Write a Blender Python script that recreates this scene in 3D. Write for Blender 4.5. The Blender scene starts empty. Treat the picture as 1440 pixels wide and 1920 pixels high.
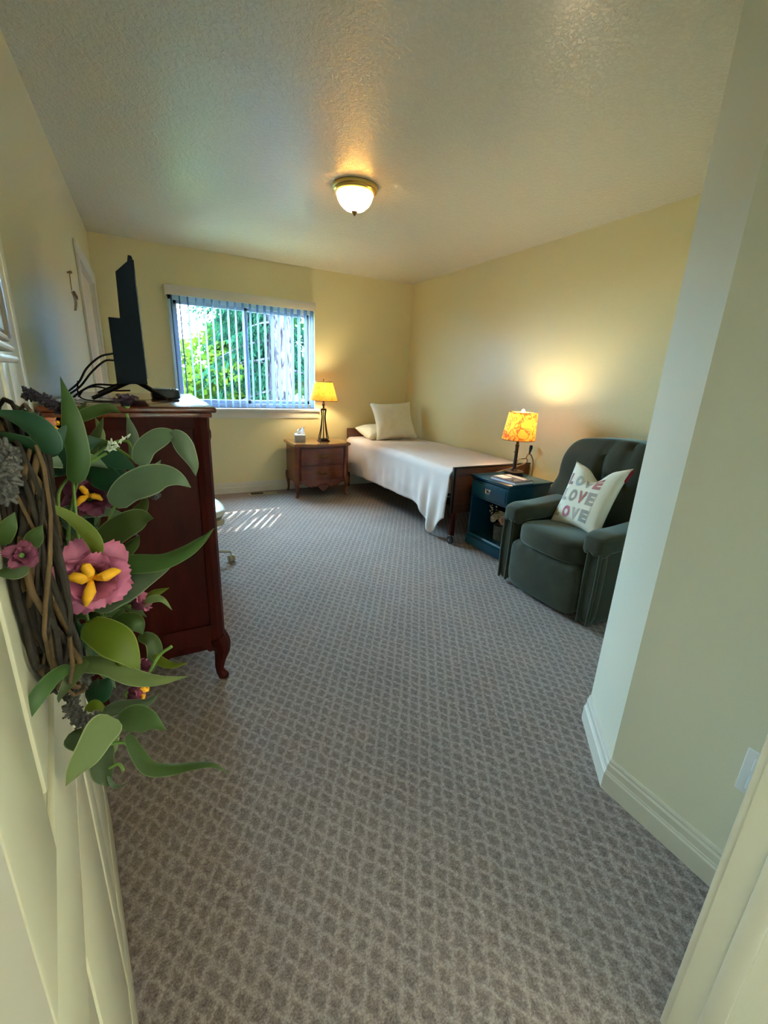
import bpy, bmesh, math, random
from mathutils import Vector, Matrix, noise
random.seed(7)
PI = math.pi
sc = bpy.context.scene
COL = sc.collection
V = Vector

# ------------------------------------------------------------------ camera
FPX, PITCH, YAW, ROLL, CAMZ = 807.6, .2966, .4987, .0449, 1.395
_f = V((math.sin(YAW)*math.cos(PITCH), math.cos(YAW)*math.cos(PITCH), -math.sin(PITCH)))
_r = V((math.cos(YAW), -math.sin(YAW), 0)); _u = _r.cross(_f)
CR = _r*math.cos(ROLL) + _u*math.sin(ROLL)
CU = _u*math.cos(ROLL) - _r*math.sin(ROLL)
CF = _f
CP = V((0, 0, CAMZ))
cam_data = bpy.data.cameras.new('camera'); cam = bpy.data.objects.new('camera', cam_data); COL.objects.link(cam)
cam_data.sensor_fit = 'HORIZONTAL'; cam_data.sensor_width = 36; cam_data.lens = FPX/1440*36
cam_data.clip_start = .02; cam_data.clip_end = 200
m = Matrix((( CR.x, CU.x, -CF.x, 0), (CR.y, CU.y, -CF.y, 0), (CR.z, CU.z, -CF.z, CAMZ), (0, 0, 0, 1)))
cam.matrix_world = m
sc.camera = cam

# ------------------------------------------------------------------ world, sun, exposure
sc.view_settings.view_transform = 'Standard'; sc.view_settings.look = 'None'
sc.view_settings.gamma = 1; sc.view_settings.use_curve_mapping = False
sc.view_settings.exposure = 0.92
w = bpy.data.worlds.new('sky'); sc.world = w; w.use_nodes = True
bg = w.node_tree.nodes['Background']; bg.inputs[0].default_value = (.49, .76, 1.0, 1); bg.inputs[1].default_value = 52
def lamp(name, kind, loc, energy, color, **kw):
    d = bpy.data.lights.new(name, kind); d.energy = energy; d.color = color
    for k, v in kw.items(): setattr(d, k, v)
    o = bpy.data.objects.new(name, d); o.location = loc; COL.objects.link(o); return o
SUN_DIR = V((-.42, -.73, -1.0)).normalized()      # direction the light travels
sun = lamp('sun', 'SUN', (2, 12, 12), 20, (1, .95, .85), angle=.009)
sun.rotation_euler = SUN_DIR.to_track_quat('-Z', 'Y').to_euler()
# portal in the window opening: only guides sampling of the sky
por = lamp('window_portal', 'AREA', (1.06, 5.50, 1.58), 1, (1, 1, 1), shape='RECTANGLE', size=1.6, size_y=1.2)
por.rotation_euler = (-PI/2, 0, 0); por.data.cycles.is_portal = True
# unseen fill light added behind the camera for ambient light from the hall
hall_l = lamp('hall_fill_light', 'AREA', (1.45, -1.3, 2.56), 14, (1, .84, .58), shape='RECTANGLE', size=.9, size_y=.4)
sc.cycles.use_denoising = True
sc.cycles.max_bounces = 10; sc.cycles.diffuse_bounces = 5; sc.cycles.transparent_max_bounces = 16
sc.cycles.sample_clamp_indirect = 6

# ------------------------------------------------------------------ materials
def srgb(r, g, b):
    f = lambda c: (c/255/12.92) if c/255 <= .04045 else ((c/255+.055)/1.055)**2.4
    return (f(r), f(g), f(b), 1)
class NT:
    def __init__(s, name):
        s.m = bpy.data.materials.new(name); s.m.use_nodes = True; s.t = s.m.node_tree
        s.b = s.t.nodes['Principled BSDF']; s.out = s.t.nodes['Material Output']
    def n(s, typ, props=None, **inp):
        nd = s.t.nodes.new(typ)
        for k, v in (props or {}).items(): setattr(nd, k, v)
        for k, v in inp.items():
            k = int(k[1:]) if k[0] == 'i' and k[1:].isdigit() else k.replace('_', ' ')
            s.set(nd.inputs[k], v)
        return nd
    def set(s, sock, v):
        if hasattr(v, 'is_output'): s.t.links.new(v, sock)
        elif hasattr(v, 'outputs'): s.t.links.new(v.outputs[0], sock)
        else: sock.default_value = v
    def math(s, op, a, b=0, c=0):
        return s.n('ShaderNodeMath', {'operation': op}, i0=a, i1=b, i2=c).outputs[0]
    def ramp(s, fac, *stops):
        nd = s.n('ShaderNodeValToRGB', Fac=fac); e = nd.color_ramp.elements
        while len(e) < len(stops): e.new(.5)
        for el, (p, c) in zip(e, stops): el.position = p; el.color = c
        return nd.outputs[0]
    def mix(s, fac, a, b):
        nd = s.n('ShaderNodeMix', {'data_type': 'RGBA'}); s.set(nd.inputs[0], fac); s.set(nd.inputs[6], a); s.set(nd.inputs[7], b)
        return nd.outputs[2]
    def coord(s, kind='Object', scale=(1, 1, 1), rot=(0, 0, 0)):
        tc = s.n('ShaderNodeTexCoord'); mp = s.n('ShaderNodeMapping', Vector=tc.outputs[kind], Scale=scale, Rotation=rot)
        return mp.outputs[0]
    def noise(s, vec, scale, detail=3, rough=.5, dist=0):
        return s.n('ShaderNodeTexNoise', Vector=vec, Scale=scale, Detail=detail, Roughness=rough, Distortion=dist).outputs[0]
    def bump(s, h, strength=.3, dist=.01):
        s.set(s.b.inputs['Normal'], s.n('ShaderNodeBump', Strength=strength, Distance=dist, Height=h).outputs[0])
    def bs(s, **kw):
        for k, v in kw.items(): s.set(s.b.inputs[k.replace('_', ' ')], v)
        return s
def plain(name, col, rough=.5, metal=0, var=.12, nscale=8, spec=.5, bump=0, bscale=200, **kw):
    t = NT(name); co = t.coord()
    d = tuple(c*(1-var) for c in col[:3])+(1,); l = tuple(min(1, c*(1+var)) for c in col[:3])+(1,)
    t.bs(Base_Color=t.ramp(t.noise(co, nscale, 3), (.3, d), (.7, l)), Roughness=rough, Metallic=metal, **{'Specular_IOR_Level': spec}, **kw)
    if bump: t.bump(t.noise(co, bscale, 2), bump, .003)
    return t.m
def wood(name, dark, light, rough=.3, axis=(1, 1, 12), scale=3, coat=.2):
    t = NT(name); co = t.coord(scale=axis)
    n1 = t.noise(co, scale, 5, .6, 1.5); n2 = t.noise(co, scale*9, 3, .5, .4)
    f = t.math('ADD', t.math('MULTIPLY', n1, .7), t.math('MULTIPLY', n2, .3))
    t.bs(Base_Color=t.ramp(f, (.3, dark), (.68, light)), Roughness=rough, **{'Coat_Weight': coat, 'Coat_Roughness': .15, 'Specular_IOR_Level': .12 if name == 'mahogany' else .5})
    t.bump(n2, .04, .002); return t.m
def paint(name, col, rough, knock, kscale, spec=.5):
    t = NT(name); co = t.coord()
    n1 = t.noise(co, kscale, 4, .55, .6); n2 = t.noise(co, kscale*4.5, 2)
    h = t.math('ADD', t.ramp(n1, (.42, (0, 0, 0, 1)), (.58, (1, 1, 1, 1))), t.math('MULTIPLY', n2, .35))
    t.bs(Base_Color=col, Roughness=rough, **{'Specular_IOR_Level': spec, 'Coat_Weight': {'wall_lightened': 0, 'wall_cream': .28}.get(name, .42), 'Coat_Roughness': .24}); t.bump(h, knock, .004); return t.m
def fabric(name, col, rough=.9, scale=260, strength=.25, var=.15, sheen=.0, sheen_tint=None):
    t = NT(name); co = t.coord()
    a = t.noise(co, 7, 3); b = t.noise(co, scale, 2)
    f = t.math('ADD', t.math('MULTIPLY', a, .6), t.math('MULTIPLY', b, .4))
    d = tuple(c*(1-var) for c in col[:3])+(1,); l = tuple(min(1, c*(1+var)) for c in col[:3])+(1,)
    t.bs(Base_Color=t.ramp(f, (.35, d), (.65, l)), Roughness=rough, **{'Specular_IOR_Level': .25, 'Sheen_Weight': sheen, 'Sheen_Roughness': .4})
    if sheen_tint: t.bs(**{'Sheen_Tint': sheen_tint})
    t.bump(b, strength, .002); return t.m
def leafmat(name, col, edge, trans=.3, rough=.45):
    t = NT(name); uv = t.n('ShaderNodeUVMap'); sx = t.n('ShaderNodeSeparateXYZ', Vector=uv.outputs[0])
    d = t.math('ABSOLUTE', t.math('SUBTRACT', sx.outputs[0], .5))
    rnd = t.n('ShaderNodeObjectInfo').outputs['Random']
    vein = t.noise(t.n('ShaderNodeMapping', Vector=uv.outputs[0], Scale=(40, 3, 1)).outputs[0], 3, 2)
    hs = t.n('ShaderNodeHueSaturation', Color=t.mix(t.math('MULTIPLY', vein, .5), col, tuple(c*.6 for c in col[:3])+(1,)),
             Hue=t.math('MULTIPLY_ADD', rnd, .03, .485), Value=t.math('MULTIPLY_ADD', rnd, .4, .8))
    c = t.mix(t.ramp(d, (.45, (0, 0, 0, 1)), (.485, (1, 1, 1, 1))), hs.outputs[0], edge)
    t.bs(Base_Color=c, Roughness=rough)
    tr = t.n('ShaderNodeBsdfTranslucent', Color=c); ms = t.n('ShaderNodeMixShader', Fac=trans)
    t.set(ms.inputs[1], t.b.outputs[0]); t.set(ms.inputs[2], tr.outputs[0]); t.set(t.out.inputs[0], ms.outputs[0]); return t.m
def translucent(name, col, fac=.5, rough=.6, colnode=None):
    t = NT(name); c = colnode(t) if colnode else col
    t.bs(Base_Color=c, Roughness=rough, **{'Specular_IOR_Level': .05})
    tr = t.n('ShaderNodeBsdfTranslucent', Color=c); ms = t.n('ShaderNodeMixShader', Fac=fac)
    t.set(ms.inputs[1], t.b.outputs[0]); t.set(ms.inputs[2], tr.outputs[0]); t.set(t.out.inputs[0], ms.outputs[0]); return t.m
def glass(name):
    t = NT(name); tr = t.n('ShaderNodeBsdfTransparent', Color=(.93, .98, .97, 1)); gl = t.n('ShaderNodeBsdfGlossy', Roughness=.02)
    fr = t.n('ShaderNodeFresnel', IOR=1.45); ge = t.n('ShaderNodeNewGeometry')
    ms = t.n('ShaderNodeMixShader', Fac=t.math('MULTIPLY', fr.outputs[0], t.math('SUBTRACT', 1, ge.outputs['Backfacing'])))
    t.set(ms.inputs[1], tr.outputs[0]); t.set(ms.inputs[2], gl.outputs[0]); t.set(t.out.inputs[0], ms.outputs[0]); return t.m

def carpet():
    t = NT('carpet_loop'); tc = t.n('ShaderNodeTexCoord'); sx = t.n('ShaderNodeSeparateXYZ', Vector=tc.outputs['Object'])
    x, y = sx.outputs[0], sx.outputs[1]
    wob = t.noise(tc.outputs['Object'], 28, 2); wob2 = t.noise(t.n('ShaderNodeMapping', Vector=tc.outputs['Object'], Location=(5, 9, 0)).outputs[0], 28, 2)
    def line(ang, wb):
        a = math.radians(ang)
        c = t.math('ADD', t.math('MULTIPLY', x, math.cos(a)/.043), t.math('MULTIPLY', y, -math.sin(a)/.043))
        c = t.math('ADD', c, t.math('MULTIPLY', wb, .7))
        fr = t.math('ABSOLUTE', t.math('SUBTRACT', t.math('FRACT', c), .5))
        return t.ramp(fr, (.04, (1, 1, 1, 1)), (.26, (0, 0, 0, 1)))
    ln = t.math('MAXIMUM', line(32.3, wob), line(143.6, wob2))
    fib = t.ramp(t.noise(tc.outputs['Object'], 210, 3, .7), (.36, (.1, .1, .1, 1)), (.66, (1, 1, 1, 1))); fib2 = t.noise(tc.outputs['Object'], 75, 2, .6)
    blot = t.noise(tc.outputs['Object'], 3.5, 3)
    f = t.math('ADD', t.math('MULTIPLY', ln, .22), t.math('ADD', t.math('MULTIPLY', fib, .36), t.math('MULTIPLY', fib2, .62)))
    f = t.math('ADD', f, t.math('MULTIPLY', blot, .12))
    c = t.ramp(t.math('MULTIPLY', f, .72), (.24, srgb(92, 79, 76)), (.45, srgb(136, 122, 118)), (.70, srgb(186, 172, 166)))
    t.bs(Base_Color=c, Roughness=.95, **{'Specular_IOR_Level': .1, 'Sheen_Weight': .15})
    t.bump(t.math('ADD', ln, t.math('MULTIPLY', fib, .8)), .5, .006); return t.m

M = {}
M['wall'] = paint('wall_cream', srgb(234, 221, 170), .34, .18, 95, .5)
M['wallsmooth'] = paint('wall_lightened', srgb(232, 228, 208), .45, .06, 140)  # same wall paint, base colour raised in place of missing light
M['ceil'] = paint('ceiling_knockdown', srgb(228, 224, 208), .24, .55, 50, 1.0)
M['carpet'] = carpet()
M['trim'] = plain('trim_white', srgb(222, 216, 202), .35, var=.02)
M['door'] = plain('door_white', srgb(226, 222, 198), .3, var=.02)
M['closet'] = plain('closet_door_beige', srgb(226, 205, 172), .45, var=.03)
M['white'] = plain('white_plastic', srgb(232, 234, 236), .35, var=.02)
M['black'] = plain('black_plastic', srgb(16, 18, 22), .35, var=.1)
M['tvblack'] = plain('tv_shell', srgb(4, 20, 36), .55, var=.05, spec=.2)
M['screen'] = plain('screen', srgb(6, 8, 10), .08, var=.02)
M['cable'] = plain('cable_black', srgb(14, 16, 22), .5, var=.05)
M['mahog'] = wood('mahogany', srgb(34, 7, 5), srgb(70, 18, 11), .5, (2, 2, .5), 3, .0)
M['mahogtop'] = wood('mahogany_top', srgb(70, 22, 12), srgb(120, 52, 28), .14, (2, .5, 2), 3, .6)
M['cherry'] = wood('cherry', srgb(78, 32, 16), srgb(128, 62, 32), .3, (.6, 2, 2), 4)
M['cherrytop'] = wood('cherry_top', srgb(120, 72, 36), srgb(168, 112, 62), .16, (.5, 2, 2), 4, .6)
M['walnut'] = wood('walnut_laminate', srgb(40, 19, 10), srgb(92, 50, 27), .35, (.4, 2, 9), 2.5)
M['teal'] = plain('teal_paint', srgb(8, 62, 84), .25, var=.12, nscale=5)
M['brass'] = plain('old_brass', srgb(120, 90, 45), .35, 1)
M['goldbrass'] = plain('polished_brass', srgb(222, 190, 110), .28, .85)
M['darkmetal'] = plain('bronze_metal', srgb(44, 30, 24), .4, .6)
M['chrome'] = plain('chrome', srgb(190, 190, 195), .2, 1, var=.03)
M['alu'] = plain('brushed_steel', srgb(150, 145, 140), .35, 1, var=.05)
M['rubber'] = plain('rubber', srgb(20, 20, 22), .7)
M['sheet'] = fabric('cotton_sheet', srgb(232, 218, 212), .9, 300, .12, .03)
M['pillow'] = fabric('pillow_cotton', srgb(232, 222, 196), .9, 300, .15, .03)
M['velour'] = fabric('green_velour', srgb(48, 50, 37), .85, 240, .3, .25, .9, srgb(150, 165, 158))
M['cushion'] = fabric('cushion_linen', srgb(232, 224, 204), .9, 320, .25, .03)
M['piping'] = fabric('piping_red', srgb(130, 30, 40), .9)
M['vinyl'] = plain('cream_vinyl', srgb(226, 224, 212), .35, var=.03)
M['beige'] = plain('beige_plastic', srgb(176, 164, 138), .5, var=.04)
M['tissuebox'] = plain('tissue_box', srgb(168, 168, 164), .6, var=.15, nscale=60)
M['tissue'] = fabric('tissue_paper', srgb(240, 242, 245), .9, 200, .05, .01)
M['pot'] = plain('stone_pot', srgb(96, 92, 82), .7, var=.3, nscale=40)
M['rosepink'] = plain('rose_pink', srgb(244, 186, 168), .7, var=.15, nscale=60)
M['rosecream'] = plain('rose_cream', srgb(240, 226, 200), .7, var=.15, nscale=60)
M['drygreen'] = plain('dried_filler', srgb(196, 182, 140), .8, var=.25, nscale=80)
M['cord'] = plain('tan_cord', srgb(126, 102, 78), .5)
M['glass'] = glass('window_glass')
M['winframe'] = plain('window_vinyl', srgb(190, 198, 214), .35, var=.02)
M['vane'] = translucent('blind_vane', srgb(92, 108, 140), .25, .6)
M['bark_twig'] = plain('grapevine', srgb(36, 25, 16), .85, var=.5, nscale=50, bump=.5, bscale=150)
M['twig_tan'] = plain('grapevine_tan', srgb(84, 60, 30), .8, var=.4, nscale=40, bump=.5, bscale=150)
M['stem'] = plain('green_stem', srgb(92, 120, 48), .6, var=.2)
M['lavender'] = plain('dark_lavender', srgb(52, 46, 58), .9, var=.4, nscale=150)
M['greymoss'] = plain('grey_moss', srgb(86, 84, 82), .95, var=.4, nscale=150)
M['lf_lime'] = leafmat('leaf_lime', srgb(100, 112, 26), srgb(140, 148, 78))
M['lf_green'] = leafmat('leaf_green', srgb(66, 90, 40), srgb(112, 132, 82))
M['lf_deep'] = leafmat('leaf_deep', srgb(24, 66, 40), srgb(55, 100, 65))
M['lf_grey'] = leafmat('leaf_grey', srgb(100, 120, 88), srgb(160, 172, 138))
M['lf_olive'] = leafmat('leaf_olive', srgb(62, 80, 30), srgb(115, 126, 75))
M['lf_pale'] = leafmat('leaf_pale', srgb(124, 140, 84), srgb(168, 180, 128))
def petalmat(name, inner, outer):
    t = NT(name); uv = t.n('ShaderNodeUVMap'); sx = t.n('ShaderNodeSeparateXYZ', Vector=uv.outputs[0])
    c = t.ramp(t.math('ADD', sx.outputs[1], t.math('MULTIPLY', t.noise(t.coord(), 120, 2), .25)), (.25, inner), (.95, outer))
    t.bs(Base_Color=c, Roughness=.6); return t.m
M['petal'] = petalmat('petal_mauve', srgb(80, 14, 50), srgb(176, 92, 122))
M['petaldark'] = petalmat('petal_wine', srgb(42, 6, 20), srgb(104, 36, 64))
M['petalblack'] = petalmat('petal_black', srgb(28, 16, 26), srgb(62, 40, 56))
M['petalsalmon'] = petalmat('petal_salmon', srgb(180, 90, 60), srgb(214, 140, 110))
M['stamen'] = plain('stamen_yellow', srgb(226, 160, 20), .7, var=.2, nscale=80)
M['blossom'] = plain('white_blossom', srgb(220, 232, 215), .6)
M['frame'] = wood('frame_dark', srgb(52, 42, 30), srgb(100, 84, 58), .4, (2, 2, .5), 4)
M['silver'] = plain('frame_pale_moulding', srgb(196, 192, 190), .4, var=.06)

# ------------------------------------------------------------------ mesh helpers
class MB:
    def __init__(s): s.v = []; s.f = []; s.uv = None
    def add(s, vs, fs):
        o = len(s.v); s.v += [tuple(p) for p in vs]; s.f += [tuple(i+o for i in f) for f in fs]; return s
    def box(s, x0, x1, y0, y1, z0, z1, bev=0, seg=2):
        if x0 > x1: x0, x1 = x1, x0
        if y0 > y1: y0, y1 = y1, y0
        if z0 > z1: z0, z1 = z1, z0
        vs = [(x, y, z) for z in (z0, z1) for y in (y0, y1) for x in (x0, x1)]
        fs = [(0, 2, 3, 1), (4, 5, 7, 6), (0, 1, 5, 4), (2, 6, 7, 3), (0, 4, 6, 2), (1, 3, 7, 5)]
        if not bev: return s.add(vs, fs)
        b = bmesh.new(); bv = [b.verts.new(p) for p in vs]
        for f in fs: b.faces.new([bv[i] for i in f])
        bev = min(bev, .49*min(x1-x0, y1-y0, z1-z0))
        bmesh.ops.bevel(b, geom=b.edges[:], offset=bev, segments=seg, profile=.5, affect='EDGES')
        b.verts.index_update(); s.add([v.co for v in b.verts], [[v.index for v in f.verts] for f in b.faces]); b.free(); return s
    def tube(s, pts, r, n=8, cap=True):
        pts = [V(p) for p in pts]; rs = r if isinstance(r, (list, tuple)) else [r]*len(pts)
        rings = []; up = None
        for i, p in enumerate(pts):
            t = (pts[min(i+1, len(pts)-1)]-pts[max(i-1, 0)]).normalized()
            if up is None:
                up = V((0, 0, 1)) if abs(t.z) < .9 else V((1, 0, 0))
            a = t.cross(up).normalized(); up = a.cross(t).normalized()
            rings.append([p+(a*math.cos(2*PI*k/n)+up*math.sin(2*PI*k/n))*rs[i] for k in range(n)])
        vs = [q for R_ in rings for q in R_]
        fs = [(i*n+k, i*n+(k+1) % n, (i+1)*n+(k+1) % n, (i+1)*n+k) for i in range(len(pts)-1) for k in range(n)]
        if cap: fs += [tuple(range(n))[::-1], tuple(range((len(pts)-1)*n, len(pts)*n))]
        return s.add(vs, fs)
    def lathe(s, prof, c=(0, 0, 0), n=24, sx=1, sy=1, fn=None):
        vs = []; m_ = len(prof)
        for r, z in prof:
            for k in range(n):
                a = 2*PI*k/n; p = V((r*math.cos(a)*sx, r*math.sin(a)*sy, z))
                if fn: p = fn(p, a)
                vs.append(p+V(c))
        fs = [(i*n+k, i*n+(k+1) % n, (i+1)*n+(k+1) % n, (i+1)*n+k) for i in range(m_-1) for k in range(n)]
        if prof[0][0] > 1e-5: fs.append(tuple(range(n))[::-1])
        if prof[-1][0] > 1e-5: fs.append(tuple(range((m_-1)*n, m_*n)))
        return s.add(vs, fs)
    def prism(s, poly, a0, a1, fn):
        """poly: 2-D outline, swept between a0 and a1; fn(u, v, a) -> 3-D point"""
        n = len(poly); vs = [fn(u, v, a0) for u, v in poly]+[fn(u, v, a1) for u, v in poly]
        fs = [(k, (k+1) % n, n+(k+1) % n, n+k) for k in range(n)]+[tuple(range(n))[::-1], tuple(range(n, 2*n))]
        return s.add(vs, fs)
    def grid(s, nu, nv, fn):
        vs = [fn(i/nu, j/nv) for j in range(nv+1) for i in range(nu+1)]
        fs = [(j*(nu+1)+i, j*(nu+1)+i+1, (j+1)*(nu+1)+i+1, (j+1)*(nu+1)+i) for j in range(nv) for i in range(nu)]
        return s.add(vs, fs)
    def puff(s, c, h, p=6, n=10, fn=None):
        """superquadric block: c centre, h half sizes; fn deforms the point"""
        c = V(c); vs = []; idx = {}; fs = []
        def vid(q):
            k = tuple(round(a, 5) for a in q)
            if k not in idx:
                l = sum(abs(a)**p for a in q)**(-1/p); w_ = V((q[0]*l*h[0], q[1]*l*h[1], q[2]*l*h[2]))
                if fn: w_ = fn(w_)
                idx[k] = len(vs); vs.append(w_+c)
            return idx[k]
        g = [math.sin((-1+2*i/n)*PI/2*.999)**1 if False else (-1+2*i/n) for i in range(n+1)]
        for ax in range(3):
            for sg in (-1, 1):
                for i in range(n):
                    for j in range(n):
                        q = []
                        for (a, b) in ((i, j), (i+1, j), (i+1, j+1), (i, j+1)):
                            e = [0, 0, 0]; e[ax] = sg; e[(ax+1) % 3] = g[a]; e[(ax+2) % 3] = g[b]; q.append(vid(e))
                        fs.append(q if sg > 0 else q[::-1])
        return s.add(vs, fs)
    def sphere(s, c, r, n=12, sx=1, sy=1, sz=1):
        prof = [(r*math.sin(PI*i/n), -r*math.cos(PI*i/n)*sz) for i in range(n+1)]; prof[0] = (1e-6, prof[0][1]); prof[-1] = (1e-6, prof[-1][1])
        return s.lathe(prof, c, n*2, sx, sy)
def link(name, me, mat, parent=None):
    o = bpy.data.objects.new(name, me); COL.objects.link(o)
    if mat is not None and not me.materials: me.materials.append(mat)
    if parent is not None: adopt(o, parent)
    return o
def world_loc(o):
    return (world_loc(o.parent)+o.location if o.parent else o.location.copy())
def adopt(o, parent):
    """child keeps its world coordinates; parents carry translation only"""
    o.parent = parent
    p = PW.get(parent.name, V((0, 0, 0))); o.matrix_parent_inverse = Matrix.Translation(-p)
    PW[o.name] = p*0
PW = {}
def ob(name, mb, mat, parent=None, sharp=35, uvs=None):
    me = bpy.data.meshes.new(name); me.from_pydata(mb.v, [], mb.f); me.update()
    b = bmesh.new(); b.from_mesh(me); bmesh.ops.recalc_face_normals(b, faces=b.faces[:]); b.to_mesh(me); b.free()
    if sharp: me.shade_smooth(); me.set_sharp_from_angle(angle=math.radians(sharp))
    if uvs:
        l = me.uv_layers.new(name='UVMap')
        for lp in me.loops: l.data[lp.index].uv = uvs[lp.vertex_index]
    return link(name, me, M[mat] if isinstance(mat, str) else mat, parent)
def thing(name, label, cat, loc=(0, 0, 0), group=None):
    o = bpy.data.objects.new(name, None); COL.objects.link(o); o.location = loc; o.empty_display_size = .05
    PW[o.name] = V(loc); return tag(o, label, cat, group)
def tag(o, label, cat, group=None):
    o['label'] = label; o['category'] = cat
    if group: o['group'] = group
    return o
def struct(name, mb, mat, parent=None, sharp=35):
    o = ob(name, mb, mat, parent, sharp)
    if parent is None: o['kind'] = 'structure'
    return o
def spline(pts, n=8):
    """Catmull-Rom through the points"""
    P_ = [V(p) for p in pts]; P_ = [P_[0]*2-P_[1]]+P_+[P_[-1]*2-P_[-2]]; out = []
    for i in range(1, len(P_)-2):
        for k in range(n):
            t = k/n; a, b, c, d = P_[i-1:i+3]
            out.append(.5*((2*b)+(c-a)*t+(2*a-5*b+4*c-d)*t*t+(3*b-a-3*c+d)*t**3))
    return out+[P_[-2]]
def lerp(a, b, t): return a+(b-a)*t
def sm(a, b, x):
    t = max(0, min(1, (x-a)/(b-a))); return t*t*(3-2*t)
def nz(x, y=0, z=0): return noise.noise(V((x, y, z)))

# ------------------------------------------------------------------ room shell
L, R, D, H = -.350, 3.18, 5.344, 2.593
T = .12
WX0, WX1, WZ0, WZ1 = .275, 1.85, 1.01, 2.15          # window opening
fl = MB().box(L-.3, R+T, -2.6, D+T, -.06, 0); struct('floor', fl, 'carpet')
struct('ceiling', MB().box(L-.3, R+T, -2.6, D+T, H, H+.06), 'ceil')
wb = MB()
wb.box(L-T, WX0, D, D+T, 0, H); wb.box(WX1, R+T, D, D+T, 0, H); wb.box(WX0, WX1, D, D+T, 0, WZ0); wb.box(WX0, WX1, D, D+T, WZ1, H)
struct('wall_back', wb, 'wall')
struct('wall_right', MB().box(R, R+T, .9, D, 0, H), 'wall')
CY0, CY1, CZ = 4.10, 5.22, 2.14                       # closet opening in the left wall
wl = MB(); wl.box(L-T, L, .08, CY0, 0, H); wl.box(L-T, L, CY1, D, 0, H); wl.box(L-T, L, CY0, CY1, CZ, H); struct('wall_left', wl, 'wall')
# partition on the right: end wall, 45 degree facet and the stub beside the entry (one outline)
PX, PY0, PX1, PY1 = 1.342, .672, 1.566, .928
poly = [(PX, .05), (PX, PY0), (PX1, PY1), (R+T, PY1), (R+T, .80), (PX1+.05, .80), (PX+.12, PY0-.05), (PX+.12, .05)]
struct('wall_partition', MB().prism(poly, 0, H, lambda u, v, a: V((u, v, a))), 'wallsmooth', sharp=20)
# entry wall with the door opening
DX0, DX1 = -.078, .899
we = MB(); we.box(L, DX0-.03, .06, .195, 0, H); we.box(DX1+.03, PX, .06, .195, 0, H); we.box(DX0-.03, DX1+.03, .06, .195, 2.09, H)
struct('wall_entry', we, 'wallsmooth')
# corridor behind the camera
wh = MB(); wh.box(L-.42, L-.3, -2.6, .06, 0, H); wh.box(2.2, 2.32, -2.6, .06, 0, H); wh.box(L-.3, 2.2, -2.72, -2.6, 0, H)
struct('wall_hall', wh, 'wallsmooth')
# baseboards: stepped profile swept along wall lines
BBP = [(0, 0), (.016, 0), (.016, .068), (.012, .074), (.012, .079), (.010, .082), (.010, .106), (.006, .114), (.006, .122), (.003, .13), (0, .13)]
def baseboard(name, path):
    """path: floor polyline, board on the left hand side of travel"""
    mb = MB(); n = len(BBP); P_ = [V((x, y, 0)) for x, y in path]; rings = []
    for i, p in enumerate(P_):
        a = (P_[i]-P_[i-1]).normalized() if i else (P_[1]-P_[0]).normalized()
        b = (P_[i+1]-P_[i]).normalized() if i < len(P_)-1 else a
        na, nb = V((-a.y, a.x, 0)), V((-b.y, b.x, 0)); nn = (na+nb); nn = nn/max(.2, nn.dot(na))
        rings.append([p+nn*u+V((0, 0, v)) for u, v in BBP])
    vs = [q for r_ in rings for q in r_]; fs = []
    for i in range(len(P_)-1):
        fs += [(i*n+k, i*n+(k+1) % n, (i+1)*n+(k+1) % n, (i+1)*n+k) for k in range(n)]
    fs += [tuple(range(n)), tuple(range((len(P_)-1)*n, len(P_)*n))]
    mb.add(vs, fs); struct(name, mb, 'trim', sharp=20)
baseboard('baseboard_back', [(R, D), (L, D)])
baseboard('baseboard_right', [(R, PY1), (R, D)])
baseboard('baseboard_partition', [(PX, .195), (PX, PY0), (PX1, PY1), (R, PY1)])
baseboard('baseboard_left', [(L, CY0-.12), (L, .2)])
# entry jamb on the right with stop and casing
jm = MB(); jm.box(DX1, DX1+.03, .05, .200, 0, 2.09); jm.box(DX0-.03, DX0, .05, .2, 0, 2.09); jm.box(DX0-.03, DX1+.03, .05, .2, 2.06, 2.09)
struct('trim_1', jm, 'trim')
ct = MB(); ct.box(DX1+.004, DX1+.075, .195, .214, 0, 2.16, .004); ct.box(DX0-.075, DX0-.012, .195, .209, 0, 2.16, .004); ct.box(DX0-.075, DX1+.075, .195, .209, 2.09, 2.16, .004)
struct('trim_2', ct, 'trim')
stp = MB(); stp.box(DX1-.012, DX1, .12, .155, 0, 2.06, .003); struct('trim_3', stp, 'trim')

# entry door (open, leaf lying close to the left wall), six panels
TH = math.radians(8.4)
DN = V((math.cos(TH), math.sin(TH), 0)); DD = V((-math.sin(TH), math.cos(TH), 0)); D0 = DN*-.0476
def dp(u, o, z): return D0+DD*u+DN*o+V((0, 0, z))
def dmap(mb): mb.v = [tuple(dp(*p)) for p in mb.v]; return mb
U0, U1 = .215, 1.32
lf = MB()
lf.box(U0, U1, -.040, -.006, .012, 2.05)
stile = .115; um = (U0+U1)/2
for a, b in ((U0, U0+stile), (um-.055, um+.055), (U1-stile, U1)): lf.box(a, b, -.0065, 0, .012, 2.05, .003)
for a, b in ((.012, .235), (.905, 1.05), (1.62, 1.72), (1.94, 2.05)): lf.box(U0, U1, -.0065, .0003, a, b, .003)
door = struct('door_1', dmap(lf), 'door')
for a, b in ((U0+stile, um-.055), (um+.055, U1-stile)):
    for z0, z1 in ((.235, .905), (1.05, 1.62), (1.72, 1.94)):
        q = MB(); q.box(a+.025, b-.025, -.0062, -.001, z0+.025, z1-.025, .006); ob('door_panel', dmap(q), 'door', door)
hg = MB()
for z in (.25, 1.05, 1.85): hg.tube([dp(U0-.004, -.046, z-.05), dp(U0-.004, -.046, z+.05)], .006)
ob('hinge', hg, 'brass', door)
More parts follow.
